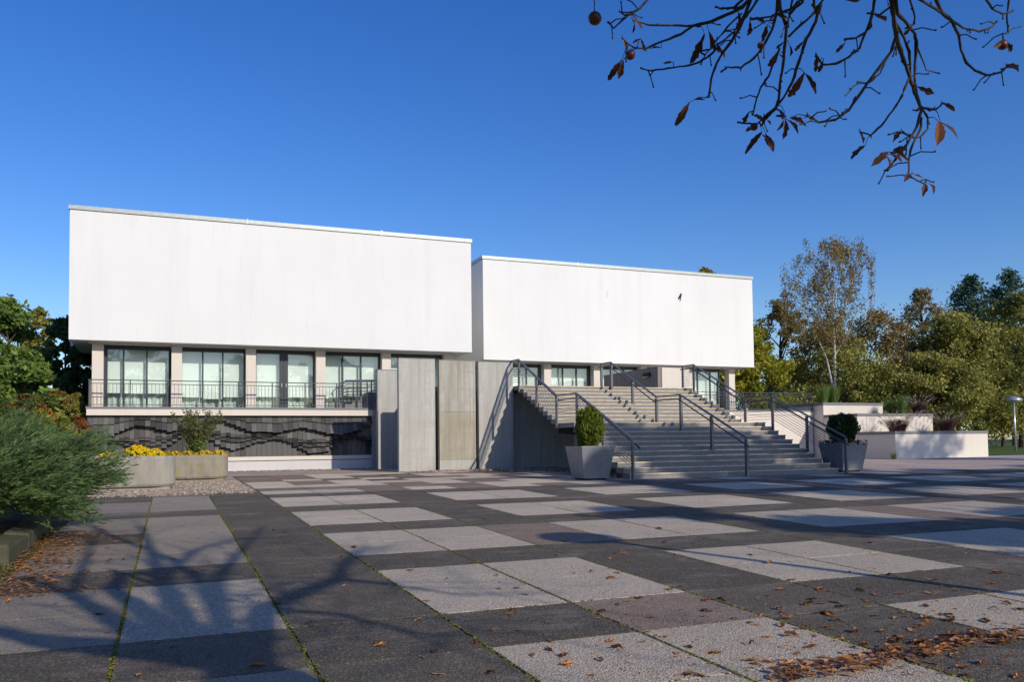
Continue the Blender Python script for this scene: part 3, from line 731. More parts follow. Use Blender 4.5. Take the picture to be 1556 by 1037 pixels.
for k, (x, lb) in enumerate(((.1, 'low amber chrysanthemum at the left end of the lichen-stained tub'), (.55, 'low amber chrysanthemum left of the leggy shrub in the stained tub'), (1.0, 'low amber chrysanthemum right of the leggy shrub in the stained tub'), (1.42, 'low amber chrysanthemum at the right end of the lichen-stained tub'))):
    mums(lb, x, 27.65, zB-.1, .27, .25, .22, 90, L_FLOWO, gm)

def twiggy(label, loc, h, r, nst, M, leaf, per, name='shrub', grp=None, dense=None):
    t = thing(name, label, 'shrub', loc, grp); b = MB(); cen = []
    for k in range(nst):
        a = 6.283*k/nst+rnd.uniform(-.3, .3); rr = r*rnd.uniform(.35, 1); hh = h*rnd.uniform(.65, 1)
        pts = [(.05*math.cos(a), .05*math.sin(a), -.1)]
        for q in range(1, 6):
            f = q/5; pts.append((rr*math.cos(a)*f**1.3+rnd.uniform(-.04, .04), rr*math.sin(a)*f**1.3+rnd.uniform(-.04, .04), hh*f))
        b.tube(pts, [.014*(1-.12*q) for q in range(6)], 5)
        for q in range(2, 6): cen += [pts[q]]*1
    b.build('stems', M_BARK, t)
    C, T = cluster_points(cen, [np.array([.16, .16, .2])*max(r, .6)]*len(cen), per, .1)
    T = np.clip(T*.6+R.rand(len(T))*.4, 0, 1); quads('foliage', leaf_quads(C, leaf), T, M, t)
    if dense:
        u = unit(dense); C = u*np.array([r*.5, r*.5, h*.32])*(.3+.7*R.rand(dense, 1))+np.array([0, 0, h*.3]); quads('foliage', leaf_quads(C, leaf), R.rand(dense), L_GREEN, t)
    return t
twiggy('leggy olive-green shrub rising from the lichen-stained tub', (.78, 27.9, zB-.1), 1.45, .72, 30, L_TUBS, .042, 22, dense=900)

# ================================================================== JUNIPER + LEFT EDGE
def kerb():
    t = thing('stone_kerb', 'low mossy concrete kerb under the spreading juniper', 'kerb', (-1.6, 10.5, gz(10.5))); b = MB()
    pts = [(-6, 10.9), (-4.6, 10.85), (-3.1, 10.82), (-1.64, 10.8), (-1.62, 12.1), (-1.64, 13.5), (-1.7, 14.9), (-2.0, 16.2), (-2.6, 17.4)]
    for (x0, y0), (x1, y1) in zip(pts[:-1], pts[1:]):
        d = Vector((x1-x0, y1-y0, 0)).normalized(); nrm = Vector((-d.y, d.x, 0))*.28; z0 = gz(y0)-.1; z1 = gz(y0)+.25+rnd.uniform(-.03, .03)
        A, B = Vector((x0, y0, 0))+d*.015, Vector((x1, y1, 0))-d*.015
        b.add([(A.x,A.y,z0),(B.x,B.y,z0),(B.x+nrm.x,B.y+nrm.y,z0),(A.x+nrm.x,A.y+nrm.y,z0),(A.x,A.y,z1-.03),(B.x,B.y,z1-.03),(B.x+nrm.x,B.y+nrm.y,z1),(A.x+nrm.x,A.y+nrm.y,z1)],
              [(3,2,1,0),(4,5,6,7),(0,1,5,4),(1,2,6,5),(2,3,7,6),(3,0,4,7)])
    b.build('kerb_stones', M_KERB, t, (1.6, -10.5, -gz(10.5)), bevel=.02)
kerb()
sheet('planting_soil', [-9, -1.86], [10.95+.9*i for i in range(8)], .16, M_SOIL)
def juniper():
    t = thing('juniper', 'large spreading blue-green juniper in the left foreground', 'bush', (-2.75, 13.1, gz(13)))
    Q = []; T = []; b = MB()
    cen = np.array([-.15, 0, .90]); rad = np.array([2.02, 2.45, .80])
    def spray(o_, v, l2, tt, n):
        ff = R.rand(n); C = o_+np.outer(ff*l2, v)+R.normal(size=(n, 3))*.03*(1.1-ff[:, None]*.75); C[:, 2] -= .10*l2*ff**2
        dirs = v+R.normal(size=(n, 3))*.27; dirs /= np.linalg.norm(dirs, axis=1, keepdims=True)
        Q.append(leaf_quads(C, .0135, dirs, 6.0)); T.append(np.clip(tt*.6+.4*R.rand(n)+.12*ff, 0, 1))
    for k in range(3900):
        u = unit(1)[0]
        if u[2] < -.75 or (u[0] < -.55): continue
        lump = 1+.17*math.sin(u[1]*7+u[2]*6)+.13*math.sin(u[0]*10+u[1]*5+1)*math.sin(u[2]*9+.5)-.06
        f = rnd.uniform(.55, 1.0)**.7; o_ = cen+u*rad*lump*f*.93
        v = u*.55+np.array([.45, -.05, .38])+R.normal(size=3)*.22; v /= np.linalg.norm(v)
        spray(o_, v, rnd.uniform(.22, .48), .5+.5*math.sin(u[1]*6+u[2]*8+2)*rnd.random(), 46)
    for k in range(80):
        a = rnd.uniform(-1.9, 1.2); el = rnd.uniform(-.05, .8); d = np.array([math.cos(a)*math.cos(el), math.sin(a)*math.cos(el), math.sin(el)*.7]); d /= np.linalg.norm(d)
        base = cen+np.array([0, 0, -.5]); tip = cen+d*rad*rnd.uniform(.98, 1.16); tt = rnd.random()
        b.tube([base, base+(tip-base)*.5+np.array([0, 0, .05]), tip], [.03, .018, .004], 5)
        for q in range(7):
            f = .68+.32*q/6; v = d+R.normal(size=3)*.3+np.array([.15, 0, .2]); v /= np.linalg.norm(v); spray(base+(tip-base)*f, v, .26, tt, 22)
    b.build('branches', M_BARK, t)
    quads('foliage', np.concatenate(Q), np.concatenate(T), L_JUN, t)
juniper()
def lawn_strip():
    Q = []; T = []
    for _ in range(2600):
        x = rnd.uniform(-2.3, -1.48-.2*rnd.random()); y = rnd.uniform(7.8, 10.78)
        if y > 9.9+.9*(x+2.6) and x < -1.9: pass
        h = rnd.uniform(.03, .09); a = rnd.uniform(0, 6.28); z = gz(y)-.02; dx, dy = .03*math.cos(a), .03*math.sin(a)
        p = np.array([x, y, z]); q = p+np.array([dx, dy, h]); s = np.array([-dy, dx, 0])*.16
        Q.append([p-s, p+s, q+s*.2, q-s*.2]); T.append(rnd.random()*.6)
    o = quads('grass', np.array(Q), T, L_GREEN); o['kind'] = 'stuff'
lawn_strip()
sheet('kerb_soil_strip', [-1.9, -1.5], [7+.8*i for i in range(17)], -.003, M_SOIL)
sheet('grass_verge', [-9, -1.62], [-6+1.0*i for i in range(28)], -.02, M_LAWN)

# ================================================================== TREES
def limb(b, p, d, L, r, depth, tips, spread=.6, up=.25, seg=4, n=6, mn=.012):
    pts = [p]; rr = [r]; cur = p.copy(); dd = d.copy()
    for i in range(seg):
        dd = (dd+Vector((rnd.gauss(0, .12), rnd.gauss(0, .12), rnd.gauss(0, .08)+up*.12))).normalized(); cur = cur+dd*(L/seg); pts.append(cur.copy()); rr.append(max(r*(1-.5*(i+1)/seg), mn))
    b.tube(pts, rr, n)
    if depth == 0: tips.append((pts[-1], L)); tips.append((pts[-2], L)); return
    k = rnd.choice((2, 3, 3))
    for q in range(k):
        v = (dd+Vector((rnd.gauss(0, spread), rnd.gauss(0, spread), rnd.gauss(0, spread*.6)+up))).normalized()
        limb(b, pts[-1 if q < 2 else -2], v, L*rnd.uniform(.62, .85), rr[-1]*.85, depth-1, tips, spread, up, seg, max(4, n-1), mn)
def tree(name, label, loc, H, W, M, leaf, nleaf, grp=None, barkM=None, trunk_h=.3, nl=7, tr=None, hollow=.3, cl=1.0, shape=1.0, top=None, cat='tree', lo=None, depth=1):
    """crown filling an uneven ellipsoid from trunk_h*H to H, width W"""
    t = thing(name, label, cat, loc, grp); b = MB(); tips = []; tr = tr or H*.018
    z0 = H*trunk_h; pts = [(0,0,-.2)]; wob = [rnd.uniform(-.02, .02)*H for _ in range(4)]
    for q in range(1, 6): pts.append((wob[q % 4]*q/5, wob[(q+1) % 4]*q/5, H*.86*q/5))
    b.tube(pts, [tr*1.35]+[tr*(1-.17*q) for q in range(1, 6)], 8)
    cen = []; rad = []
    for k in range(nl*8):
        f = rnd.random()**.9; z = z0+(H-z0)*(.02+.95*f); prof = max(.05, math.sin(math.pi*min(1, (.2+.8*f)**shape)))**.65
        a = rnd.uniform(0, 6.283); rr = W/2*prof*(.15+.8*rnd.random()**.6); c = Vector((rr*math.cos(a), rr*math.sin(a), z)); cen.append(c)
        s = W*.095*rnd.uniform(.6, 1.3)*cl; rad.append(np.array([s, s, s*rnd.uniform(.55, .9)]))
        if k % 3 == 0:
            base = Vector((0, 0, max(z0*.7, z-rr*.8-.3))); mid = (base+c)/2+Vector((rnd.uniform(-.1,.1), rnd.uniform(-.1,.1), .03*H*rnd.random()))
            b.tube([base, mid, c], [tr*.32, tr*.2, tr*.07], 5)
    b.build('trunk', barkM or M_BARK, t)
    per = max(10, nleaf//len(cen)); C, T = cluster_points([tuple(c) for c in cen], rad, per, hollow)
    # stray sprays that break the outline
    ns = nleaf//10; idx = R.randint(0, len(cen), ns); u = unit(ns); C2 = np.array([cen[i] for i in idx])+u*np.array([rad[i] for i in idx])*(1.0+.7*R.rand(ns, 1))
    C = np.concatenate([C, C2]); T = np.concatenate([T, R.rand(ns)]); T = np.clip(T*.7+R.rand(len(T))*.45-.08, 0, 1)
    quads('crown', leaf_quads(C, leaf), T, M, t); return t
def base_at(px, Y): p = at_y(px, 640, Y); return (p[0], Y, .6)
GR = 'autumn trees behind the terraces'; GL = 'trees and shrubs left of the gallery'
def tr_px(name, label, px, ytop, wpx, Y, M, leaf, n, **k):
    p = at_y(px, ytop, Y); H = p[2]-.6; q = at_y(px+wpx/2, ytop, Y)[0]-at_y(px-wpx/2, ytop, Y)[0]
    W = q*1.02; n = int(n*2.1); leaf = leaf*.9
    return tree(name, label, (p[0], Y, .6), H, W, M, leaf, n, **k)
tr_px('deciduous_tree', 'rust-brown thin tree just right of the farther white block', 1185, 455, 120, 58, L_BROWN, .16, 6000, grp=GR, trunk_h=.04, nl=16, cl=.75)
tr_px('deciduous_tree', 'yellow-green linden close behind the right end of the farther block', 1140, 500, 120, 46, L_YELLOW, .17, 6500, grp=GR, trunk_h=.12, nl=9)
tr_px('deciduous_tree', 'wide brown-olive oak directly below the birch crown', 1262, 500, 180, 54, L_OLIVE, .17, 9500, grp=GR, trunk_h=.08, nl=11)
tr_px('deciduous_tree', 'rusty oak between the birch and the slender sparse tree', 1330, 472, 150, 57, L_BROWN, .17, 7500, grp=GR, trunk_h=.08, nl=9)
tr_px('deciduous_tree', 'slender sparse tree with bare top twigs showing sky', 1400, 434, 105, 60, L_BIRCH, .15, 3600, grp=GR, trunk_h=.12, nl=26, cl=.5, shape=.7)
tr_px('deciduous_tree', 'broad bronze maple left of the lamp and below the conifers', 1450, 480, 140, 52, L_OLIVE, .18, 10000, grp=GR, trunk_h=.10, nl=11)
tr_px('deciduous_tree', 'low bronze maple above the right end of the planter terraces', 1405, 540, 140, 50, L_OLIVE, .18, 7500, grp=GR, trunk_h=.08, nl=9)
tr_px('deciduous_tree', 'yellowish green tree at the right picture edge behind the lamp', 1545, 445, 120, 52, L_OLIVE, .18, 8500, grp=GR, trunk_h=.16, nl=10)
tr_px('deciduous_tree', 'dark green low tree behind the lamp head', 1520, 560, 110, 60, L_GREEN, .18, 6500, grp=GR, trunk_h=.2, nl=9)
tr_px('deciduous_tree', 'small dark tree filling the gap behind the terrace railing', 1210, 560, 140, 62, L_DKGREEN, .18, 6000, grp=GR, trunk_h=.05, nl=9)
tr_px('deciduous_tree', 'dark leafy tree deep behind the highest planter', 1300, 560, 170, 66, L_DKGREEN, .2, 6500, grp=GR, trunk_h=.05, nl=9)
tr_px('deciduous_tree', 'dark leafy tree deep behind the purple grasses', 1400, 580, 170, 70, L_DKGREEN, .2, 6500, grp=GR, trunk_h=.05, nl=9)
tr_px('deciduous_tree', 'brown tree top peeping over the roof of the farther block', 1073, 405, 70, 62, L_BROWN, .17, 3500, grp=GR, trunk_h=.3, nl=7)
def birch():
    Y = 50; p = at_y(1268, 357, Y); x, H = p[0], p[2]-.6
    t = thing('birch_tree', 'tall white-stemmed birch with thin brown hanging foliage', 'tree', (x, Y, .6), GR); b = MB(); tips = []
    def PT(px, py, dy=0): q = at_y(px, py, Y+dy); return Vector((q[0]-x, dy, q[2]-.6))
    stems = [([(1268,690),(1269,600),(1268,520),(1266,460),(1262,420),(1258,385)], .2, 0), ([(1268,600),(1256,545),(1240,510),(1225,475),(1216,440)], .13, -.5),
             ([(1267,500),(1256,470),(1247,445),(1240,410)], .1, .6), ([(1268,510),(1282,470),(1292,440),(1300,410)], .1, -.4), ([(1266,470),(1275,420),(1282,385)], .07, .5),
             ([(1264,470),(1255,420),(1246,395)], .07, -.6), ([(1269,540),(1290,505),(1305,470)], .06, .3), ([(1245,520),(1215,490),(1200,470)], .05, .4), ([(1262,410),(1266,380),(1264,360)], .05, 0)]
    for pl_, r, dy in stems:
        pts = [PT(a, c, dy*i/len(pl_)) for i, (a, c) in enumerate(pl_)]; b.tube(pts, [.62*r*(1-.17*i) if len(pl_) > 4 else .62*r*(1-.2*i) for i in range(len(pl_))], 7)
    tb = b; cen = []; rad = []
    for k in range(300):
        u = rnd.random(); px = 1262+rnd.gauss(0, 1)*30*(1.3 if .15 < u < .8 else .75)+(8 if u < .4 else -6); py = 364+u*150
        if u > .75 and px > 1300: continue
        px = max(1192, min(1324, px)); q = PT(px, py, rnd.uniform(-2.2, 2.2)); cen.append(q); rad.append(np.array([.38, .38, .55])*rnd.uniform(.6, 1.2))
        if k % 3 == 0: tb.tube([q+Vector((-q.x*.35, -q.y*.35, -.9)), q+Vector((0, 0, .1)), q+Vector((q.x*.06, 0, -.8))], [.022, .014, .006], 4, 1)
    b.build('trunk', [M_BIRCHB, M_BARK], t)
    C, T = cluster_points([tuple(c) for c in cen], rad, 46, .1); C[:, 2] -= R.rand(len(C))**2*.9
    quads('crown', leaf_quads(C, .10), np.clip(T*.6+R.rand(len(T))*.5, 0, 1), L_BIRCH, t)
birch()
def conifer(label, px, ytop, wpx, Y, grp, M=L_PINE):
    p = at_y(px, ytop, Y); H = p[2]-.6; W = at_y(px+wpx/2, ytop, Y)[0]-at_y(px-wpx/2, ytop, Y)[0]
    t = thing('conifer', label, 'tree', (p[0], Y, .6), grp); b = MB().tube([(0,0,-.2),(0,0,H*.5),(0,0,H*.98)], [.3,.18,.03], 8); C = []; T = []
    z = H*.22
    while z < H*.99:
        f = (z/H-.2)/.8; rr = W/2*(1-f)**.7*1.15+.3
        for k in range(rnd.randint(6, 8)):
            a = rnd.uniform(0, 6.28); L = rr*rnd.uniform(.65, 1.1); tip = Vector((L*math.cos(a), L*math.sin(a), z+L*.45)); b.tube([(0,0,z), tip], [.06, .012], 4)
            n = int(60*max(.5, L/2)); ff = .25+.8*R.rand(n)**.7; pt = np.outer(ff, np.array([tip.x, tip.y, tip.z-z]))+np.array([0,0,z])+R.normal(size=(n,3))*np.array([.22,.22,.24]); C.append(pt); T.append(np.full(n, rnd.random()))
        z += H*.032
    b.build('trunk', M_BARK, t); C = np.concatenate(C); T = np.concatenate(T)*.6+R.rand(len(C))*.4
    quads('crown', leaf_quads(C, .17, None, 2.2), T, M, t)
conifer('dark blue-green conifer, left one of the pair above the bronze maple', 1475, 424, 90, 64, GR)
conifer('dark conifer at the right picture edge above the trees', 1533, 415, 95, 66, GR)
# left side
tr_px('deciduous_tree', 'green tree with yellowing top at the far left behind the juniper', 12, 455, 150, 44, L_GREEN, .16, 9000, grp=GL, trunk_h=.05, nl=11)
tr_px('deciduous_tree', 'olive tree behind the left end of the nearer block', 58, 468, 120, 50, L_OLIVE, .16, 6500, grp=GL, trunk_h=.05, nl=9)
tr_px('deciduous_tree', 'dark evergreen tree close beside the left end of the nearer block', 100, 478, 110, 42, L_DKGREEN, .15, 7500, grp=GL, trunk_h=.05, nl=10)
tr_px('deciduous_tree', 'leafy green tree in front of the dark evergreen', 40, 530, 130, 36, L_GREEN, .15, 8000, grp=GL, trunk_h=.05, nl=10)
tr_px('deciduous_tree', 'dark shrubby tree filling the corner under the overhang of the nearer block', 122, 515, 66, 40.5, L_DKGREEN, .15, 5000, grp=GL, trunk_h=.03, nl=9)
tr_px('garden_shrub', 'olive shrub between the juniper and the slate wall', 112, 600, 90, 36.5, L_OLIVE, .11, 4500, grp=GL, trunk_h=.03, nl=8, cat='shrub')
tr_px('garden_shrub', 'bright yellow-green shrub behind the top of the juniper', 70, 622, 110, 30, L_YELLOW, .09, 5000, grp=GL, trunk_h=.03, nl=8, cat='shrub')
tr_px('garden_shrub', 'reddish-brown shrub beside the left end of the slate wall', 118, 632, 60, 33, L_BROWN, .09, 2500, grp=GL, trunk_h=.03, nl=6, cat='shrub')
def sumac():
    p = at_y(22, 575, 25); t = thing('sumac', 'green sumac with red leaves at the left picture edge', 'shrub', (p[0], 25, gz(25)), GL); b = MB(); Q = []; T = []; mi = []
    H = p[2]-gz(25)
    for k in range(34):
        a = rnd.uniform(0, 6.28); rr = rnd.uniform(.1, 1.5); z = H*rnd.uniform(.45, 1.0)-.12*rr; c = Vector((rr*math.cos(a), rr*math.sin(a), z))
        if k % 2 == 0: b.tube([(0,0,0), (c.x*.4, c.y*.4, z*.6), c], [.035, .025, .012], 5)
        red = 1 if rnd.random() < .42 else 0
        for f in range(7):
            aa = a+rnd.uniform(-1.5, 1.5); d = np.array([math.cos(aa), math.sin(aa), rnd.uniform(-.25, .4)]); side = np.array([-d[1], d[0], 0])
            for q in range(9):
                m_ = np.array(c)+d*.07*q-np.array([0,0,.006*q*q])
                for sd in (-1, 1):
                    tip = m_+side*sd*.12*(1-.05*q)+d*.04-np.array([0,0,.03]); Q.append([m_, m_+d*.03+side*sd*.05, tip, m_-d*.02+side*sd*.05]); T.append(rnd.random()); mi.append(red)
    b.build('stems', M_BARK, t); quads('foliage', np.array(Q), T, [L_GREEN, L_RED], t, mi=mi)
sumac()

# trees outside the picture whose shade falls into it, and which the windows mirror
GS = 'park trees behind the viewpoint'
def shade_tree(label, gx, gy, tt, W, hc, n, M=L_GREEN, leaf=.26):
    c = np.array([gx, gy, gz(gy)])+np.array([.36, -1, .52])*tt      # crown centre
    zb = gz(c[1]); H = c[2]-zb+hc/2; tree('park_tree', label, (c[0], c[1], zb), H, W, M, leaf, n, grp=GS, trunk_h=(H-hc)/H, nl=6, hollow=.1, cl=1.15)
for gx, gy, tt, W, hc, n in ((10.4, 8.5, 15, 4.6, 2.0, 1500), (14.6, 8.1, 15, 4.8, 2.0, 1700), (19.5, 7.4, 16, 5.0, 2.2, 1700), (8.0, 12.9, 17, 2.4, .8, 260),
                             (14.2, 17.6, 22, 6.0, 2.6, 1900), (19.6, 18.4, 23, 6.6, 3.0, 2900), (25.6, 18.6, 26, 6.6, 3.0, 2700), (31.5, 19.0, 28, 6.4, 3.0, 2500),
                             (16.4, 23.6, 30, 7.4, 3.4, 3700), (20.6, 25.0, 31, 5.6, 2.8, 2300), (36.0, 32.2, 34, 5.8, 4.0, 1250), (12.0, 21.2, 24, 3.4, 1.6, 500), (14.2, 25.6, 31, 4.8, 2.4, 1100)):
    shade_tree('leafy park tree behind the viewpoint whose shade falls across the plaza', gx, gy, tt, W, hc, n)
for x, y, H_, W_, k in ((-12, -36, 13, 8, 0), (-3, -40, 15, 9, 1), (8, -38, 13, 8, 0), (19, -42, 16, 9, 1), (33, -40, 15, 10, 0), (-22, -38, 14, 9, 1)):
    tree('park_tree', 'green park tree far behind the viewpoint' if k == 0 else 'bronze park tree far behind the viewpoint', (x, y, -.12), H_, W_, L_GREEN if k == 0 else L_OLIVE, .3, 4200, grp=GS, trunk_h=.12, nl=8)

for x, y, H_, W_ in ((-14, -10, 15, 10), (-21, -2, 16, 11), (-17, -20, 17, 11), (-8, -27, 15, 9), (-26, 10, 15, 10), (-9.5, -15, 13, 7)):  # unseen trees, added only to hold back sky light from the left foreground
    tree('park_tree', 'unseen tall tree added left behind the viewpoint to dim the sky fill', (x, y, gz(y)), H_, W_, L_GREEN, .34, 3600, grp=GS, trunk_h=.15, nl=8, cl=1.2)

# ================================================================== CHESTNUT OVERHEAD
def chestnut():
    base = Vector((3.1, -2.2, gz(-2.2))); t = thing('chestnut_tree', 'horse chestnut whose nearly bare branches hang into the top right corner', 'tree', base)
    off = -base
    Sv = Vector((.36, -1, .52))
    def lift(px, py, h):   # ground point seen at (px,py) and moved towards the sun to height h
        v = ray(px, py); k = EYE/(.0205*v[1]-v[2]); g = Vector((v[0]*k, v[1]*k, .0205*v[1]*k)); return g+Sv*((h-g.z)/.52)
    b = MB(); tr = [base+Vector((0, 0, -.3)), base+Vector((0, 0, 1.2)), base+Vector((.02, .0, 2.6)), base+Vector((.0, .02, 4.0))]
    b.tube(tr, [.46, .38, .36, .38], 12); b.build('trunk', M_BARK, t, off)
    fork = tr[-1]; tips = []
    limbs = [([(300,1000,4.6),(200,960,5.0),(110,905,5.5),(40,880,6.2)], .17), ([(330,985,4.6),(270,930,5.0),(245,880,5.6),(230,840,6.2),(215,800,7.0)], .15),
             ([(360,990,4.5),(330,930,4.9),(300,880,5.4),(260,850,6.0),(170,815,6.6),(120,790,7.2)], .10), ([(390,985,4.5),(400,925,4.8),(470,897,5.2),(515,880,5.5),(520,860,5.8),(540,842,6.2),(560,830,6.8)], .11),
             ([(330,930,4.9),(330,880,5.4),(360,845,6.0),(400,800,7.0)], .08), ([(245,880,5.6),(300,835,6.2),(390,815,7)], .06), ([(515,880,5.5),(600,890,6),(700,905,6.4),(860,900,7)], .05),
             ([(400,925,4.8),(520,935,5.2),(640,965,5.6),(800,960,6.2)], .05), ([(330,1000,4.5),(180,985,4.6),(60,975,4.7),(-40,950,5)], .24), ([(110,905,5.5),(130,850,6),(150,800,6.8)], .07)]
    for i, (L, r) in enumerate(limbs):
        pts = [lift(*q) for q in L]
        if i in (0, 1, 2, 3, 8, 9): pts = [fork+Vector((0, 0, -.1))]+pts
        n = len(pts); b = MB(); b.tube(pts, [max(1.08*r*(1-.75*q/(n-1)), .016) for q in range(n)], 8)
        for q in range(1, n):
            for _ in range(3):
                d = (pts[q]-pts[q-1]).normalized()+Vector((rnd.gauss(0, .7), rnd.gauss(0, .7), rnd.gauss(.1, .5))); st_ = pts[q-1].lerp(pts[q], rnd.random())
                limb(b, st_, d.normalized(), rnd.uniform(.6, 1.2), .016, 1, tips, .5, .05, 3, 4, .006)
        b.build('limb', M_BARK, t, off)
    # the hanging boughs of the picture: pixel traces given their own distance in front of the eye
    def dep(px, py): return 3.45+.28*math.sin(px/120)+.18*math.cos(py/80+px/300)
    def pp(px, py): return Vector(at_depth(px, py, dep(px, py)))
    A = lambda L: [(880+x/3.989, y/3.989) for x, y in L]; B = lambda L: [(1200+x/3.576, y/3.576) for x, y in L]
    polys = [(A([(1060,-30),(990,40),(900,85),(800,130),(690,155),(620,205),(500,250),(400,295),(330,285),(260,228)]), 9, 3.5),
     (A([(690,155),(560,152),(420,150),(325,122)]), 6, 3.5), (A([(445,-30),(360,55),(290,95),(210,170),(172,130)]), 6, 4), (A([(290,95),(260,80),(240,65)]), 4, 3),
     (A([(1010,-20),(940,45),(860,52),(825,40)]), 6, 4), (A([(1045,-30),(1010,80),(975,160),(930,240),(870,320),(835,380),(800,480),(785,590)]), 9, 4.5),
     (A([(985,80),(900,160),(835,240)]), 5, 3), (A([(1010,90),(940,190),(860,255),(790,300),(740,305)]), 5, 3.5), (A([(850,280),(790,335),(730,375),(640,400),(540,412),(440,428),(370,410)]), 6, 3.5),
     (A([(1095,-30),(1040,60),(1000,110)]), 6, 5), (A([(1203,-30),(1195,90),(1170,180),(1120,270),(1060,350),(980,410),(900,405),(860,435)]), 7, 4),
     (A([(1205,-30),(1225,80),(1255,150),(1250,250),(1240,360),(1220,480),(1210,600),(1190,650),(1120,710),(1070,755),(960,740)]), 8, 4), (A([(1300,-30),(1270,110),(1255,150)]), 5, 4),
     (A([(1465,20),(1435,130),(1380,230),(1330,380),(1290,500),(1240,590),(1190,660)]), 8, 5), (A([(1215,290),(1150,460),(1100,530),(1070,620),(1050,700)]), 6, 4),
     (A([(1450,40),(1380,120),(1270,220)]), 5, 4), (A([(1360,-20),(1290,50),(1160,100),(1040,115)]), 6, 4),
     (B([(550,-20),(565,90),(580,200),(610,300),(640,380),(670,470),(700,550),(715,600),(690,690),(640,780),(580,860),(530,925)]), 11, 5),
     (B([(575,-20),(585,70),(640,130),(680,180),(690,240),(680,350),(680,440),(690,520),(710,580)]), 8, 5), (B([(580,130),(620,200),(650,280),(655,380),(650,420),(610,520),(560,600),(500,680),(440,735),(385,720)]), 7, 4),
     (B([(575,210),(550,280),(500,350),(440,430),(390,500),(320,600),(250,650),(160,665),(95,630)]), 8, 4.5), (B([(515,340),(490,400),(430,450),(365,445)]), 4, 4),
     (B([(465,-20),(445,90),(410,180),(380,260),(320,310),(250,345),(180,350),(140,300)]), 7, 4.5), (B([(410,175),(360,205),(295,215)]), 5, 4), (B([(570,0),(555,30),(490,80),(420,70)]), 6, 4),
     (B([(790,-20),(830,70),(880,110),(920,190),(930,270),(960,340),(1010,385),(1070,408),(1150,390),(1180,360)]), 8, 4.5), (B([(690,-15),(800,50),(880,110),(940,150),(1030,170),(1090,150),(1125,115)]), 7, 4),
     (B([(1055,-20),(1100,45),(1160,75),(1215,55)]), 6, 4), (B([(1195,-20),(1180,80),(1185,180),(1160,180),(1157,225)]), 5, 3.5), (B([(650,-20),(680,90),(675,130)]), 5, 4),
     (B([(690,240),(720,320),(740,380),(815,398)]), 4, 2.5), (B([(715,580),(760,600),(800,590),(825,565)]), 5, 4), (B([(720,590),(750,640),(750,700),(710,745),(660,745),(610,715)]), 5, 4),
     (B([(715,640),(710,700),(670,780),(650,850),(645,945),(690,980),(735,1000)]), 6, 2.5), (A([(90,-15),(94,70)]), 2.5, 2.5), (B([(130,-10),(140,60),(150,40),(185,-10)]), 6, 5), (B([(120,20),(150,60),(60,130),(0,190)]), 5, 4),
     (B([(0,75),(30,40),(70,10),(75,-10)]), 6, 4)]
    allp = []
    for L, r0, r1_ in polys:
        P3 = []; 
        for i in range(len(L)-1):
            for q in range(3):
                f = q/3; x = L[i][0]*(1-f)+L[i+1][0]*f; y = L[i][1]*(1-f)+L[i+1][1]*f
                if q: x += rnd.uniform(-.7, .7); y += rnd.uniform(-.7, .7)
                P3.append(pp(x, y))
        P3.append(pp(*L[-1])); n = len(P3); rads = []; allp += P3
        for i in range(n):
            d = 3.45; r = (r0+(r1_-r0)*i/(n-1))*.5*.66*d/F*(1.0+.2*rnd.uniform(-1, 1)); rads.append(r)
        rads[-1] *= 1.35
        b = MB(); b.tube(P3, rads, 7)
        for i in range(3, n-1):   # fine side twigs with buds
            if rnd.random() < .2:
                v = Vector((rnd.gauss(0, 1), rnd.gauss(0, 1), rnd.gauss(-.3, .8))).normalized(); l_ = rnd.uniform(.03, .09); q1 = P3[i]+v*l_*.5+Vector((0, 0, .01)); q2 = P3[i]+v*l_
                b.tube([P3[i], q1, q2, q2+v*.012], [.0032, .0026, .0024, .0042], 5)
        for i in range(2, n-1):   # leaf scars and short spurs
            if rnd.random() < .13:
                v = Vector((rnd.gauss(0, 1), rnd.gauss(0, 1), rnd.gauss(0, 1))).normalized(); b.tube([P3[i], P3[i]+v*.008, P3[i]+v*.015], [rads[i]*.8, rads[i]*.7, rads[i]*.5], 5)
        b.build('branch', M_TWIG, t, off)
    b = MB()
    hub = Vector((2.6, 1.2, 4.6)); b.tube([fork, fork.lerp(hub, .5)+Vector((0, 0, .7)), hub], [.14, .09, .06], 9)
    for a in ((1146, -8), (1355, -6), (1185, -8), (1330, -6), (1421, -6), (1496, -6), (992, -8), (1133, -8), (1205, -8), (1243, -4), (1382, -6), (1360, -6), (1534, -6), (1237, -6)):
        q = pp(*a); b.tube([hub, hub.lerp(q, .55)+Vector((0, .12, .35)), q], [.03, .014, .0065], 6)
    b.build('bough', M_BARK, t, off)
    leaves = [A(q) for q in ([(760,205),(670,385)], [(785,185),(800,290)], [(800,285),(870,362)], [(260,362),(170,480)], [(268,365),(240,485)], [(668,620),(570,765)], [(760,605),(690,598)], [(372,232),(388,320)], [(370,232),(330,255)], [(500,290),(435,298)],
        [(1365,440),(1270,580)], [(1370,445),(1412,580)], [(1108,800),(1015,935)], [(1112,820),(1160,930)], [(1130,810),(1178,890)], [(1240,720),(1180,800)], [(1247,720),(1225,845)], [(1260,725),(1332,812)], [(1275,715),(1380,765)], [(1255,705),(1200,700)],
        [(1195,320),(1138,402)], [(1138,150),(1112,235)], [(1130,160),(1132,250)], [(1240,255),(1190,300)], [(1275,270),(1278,335)], [(1215,330),(1228,362)], [(1120,690),(1090,780)], [(1030,680),(1000,745)], [(1200,655),(1130,720)], [(960,60),(965,150)], [(1190,80),(1260,110)], [(1360,250),(1320,305)], [(570,375),(512,378)], [(1440,330),(1425,440)])]
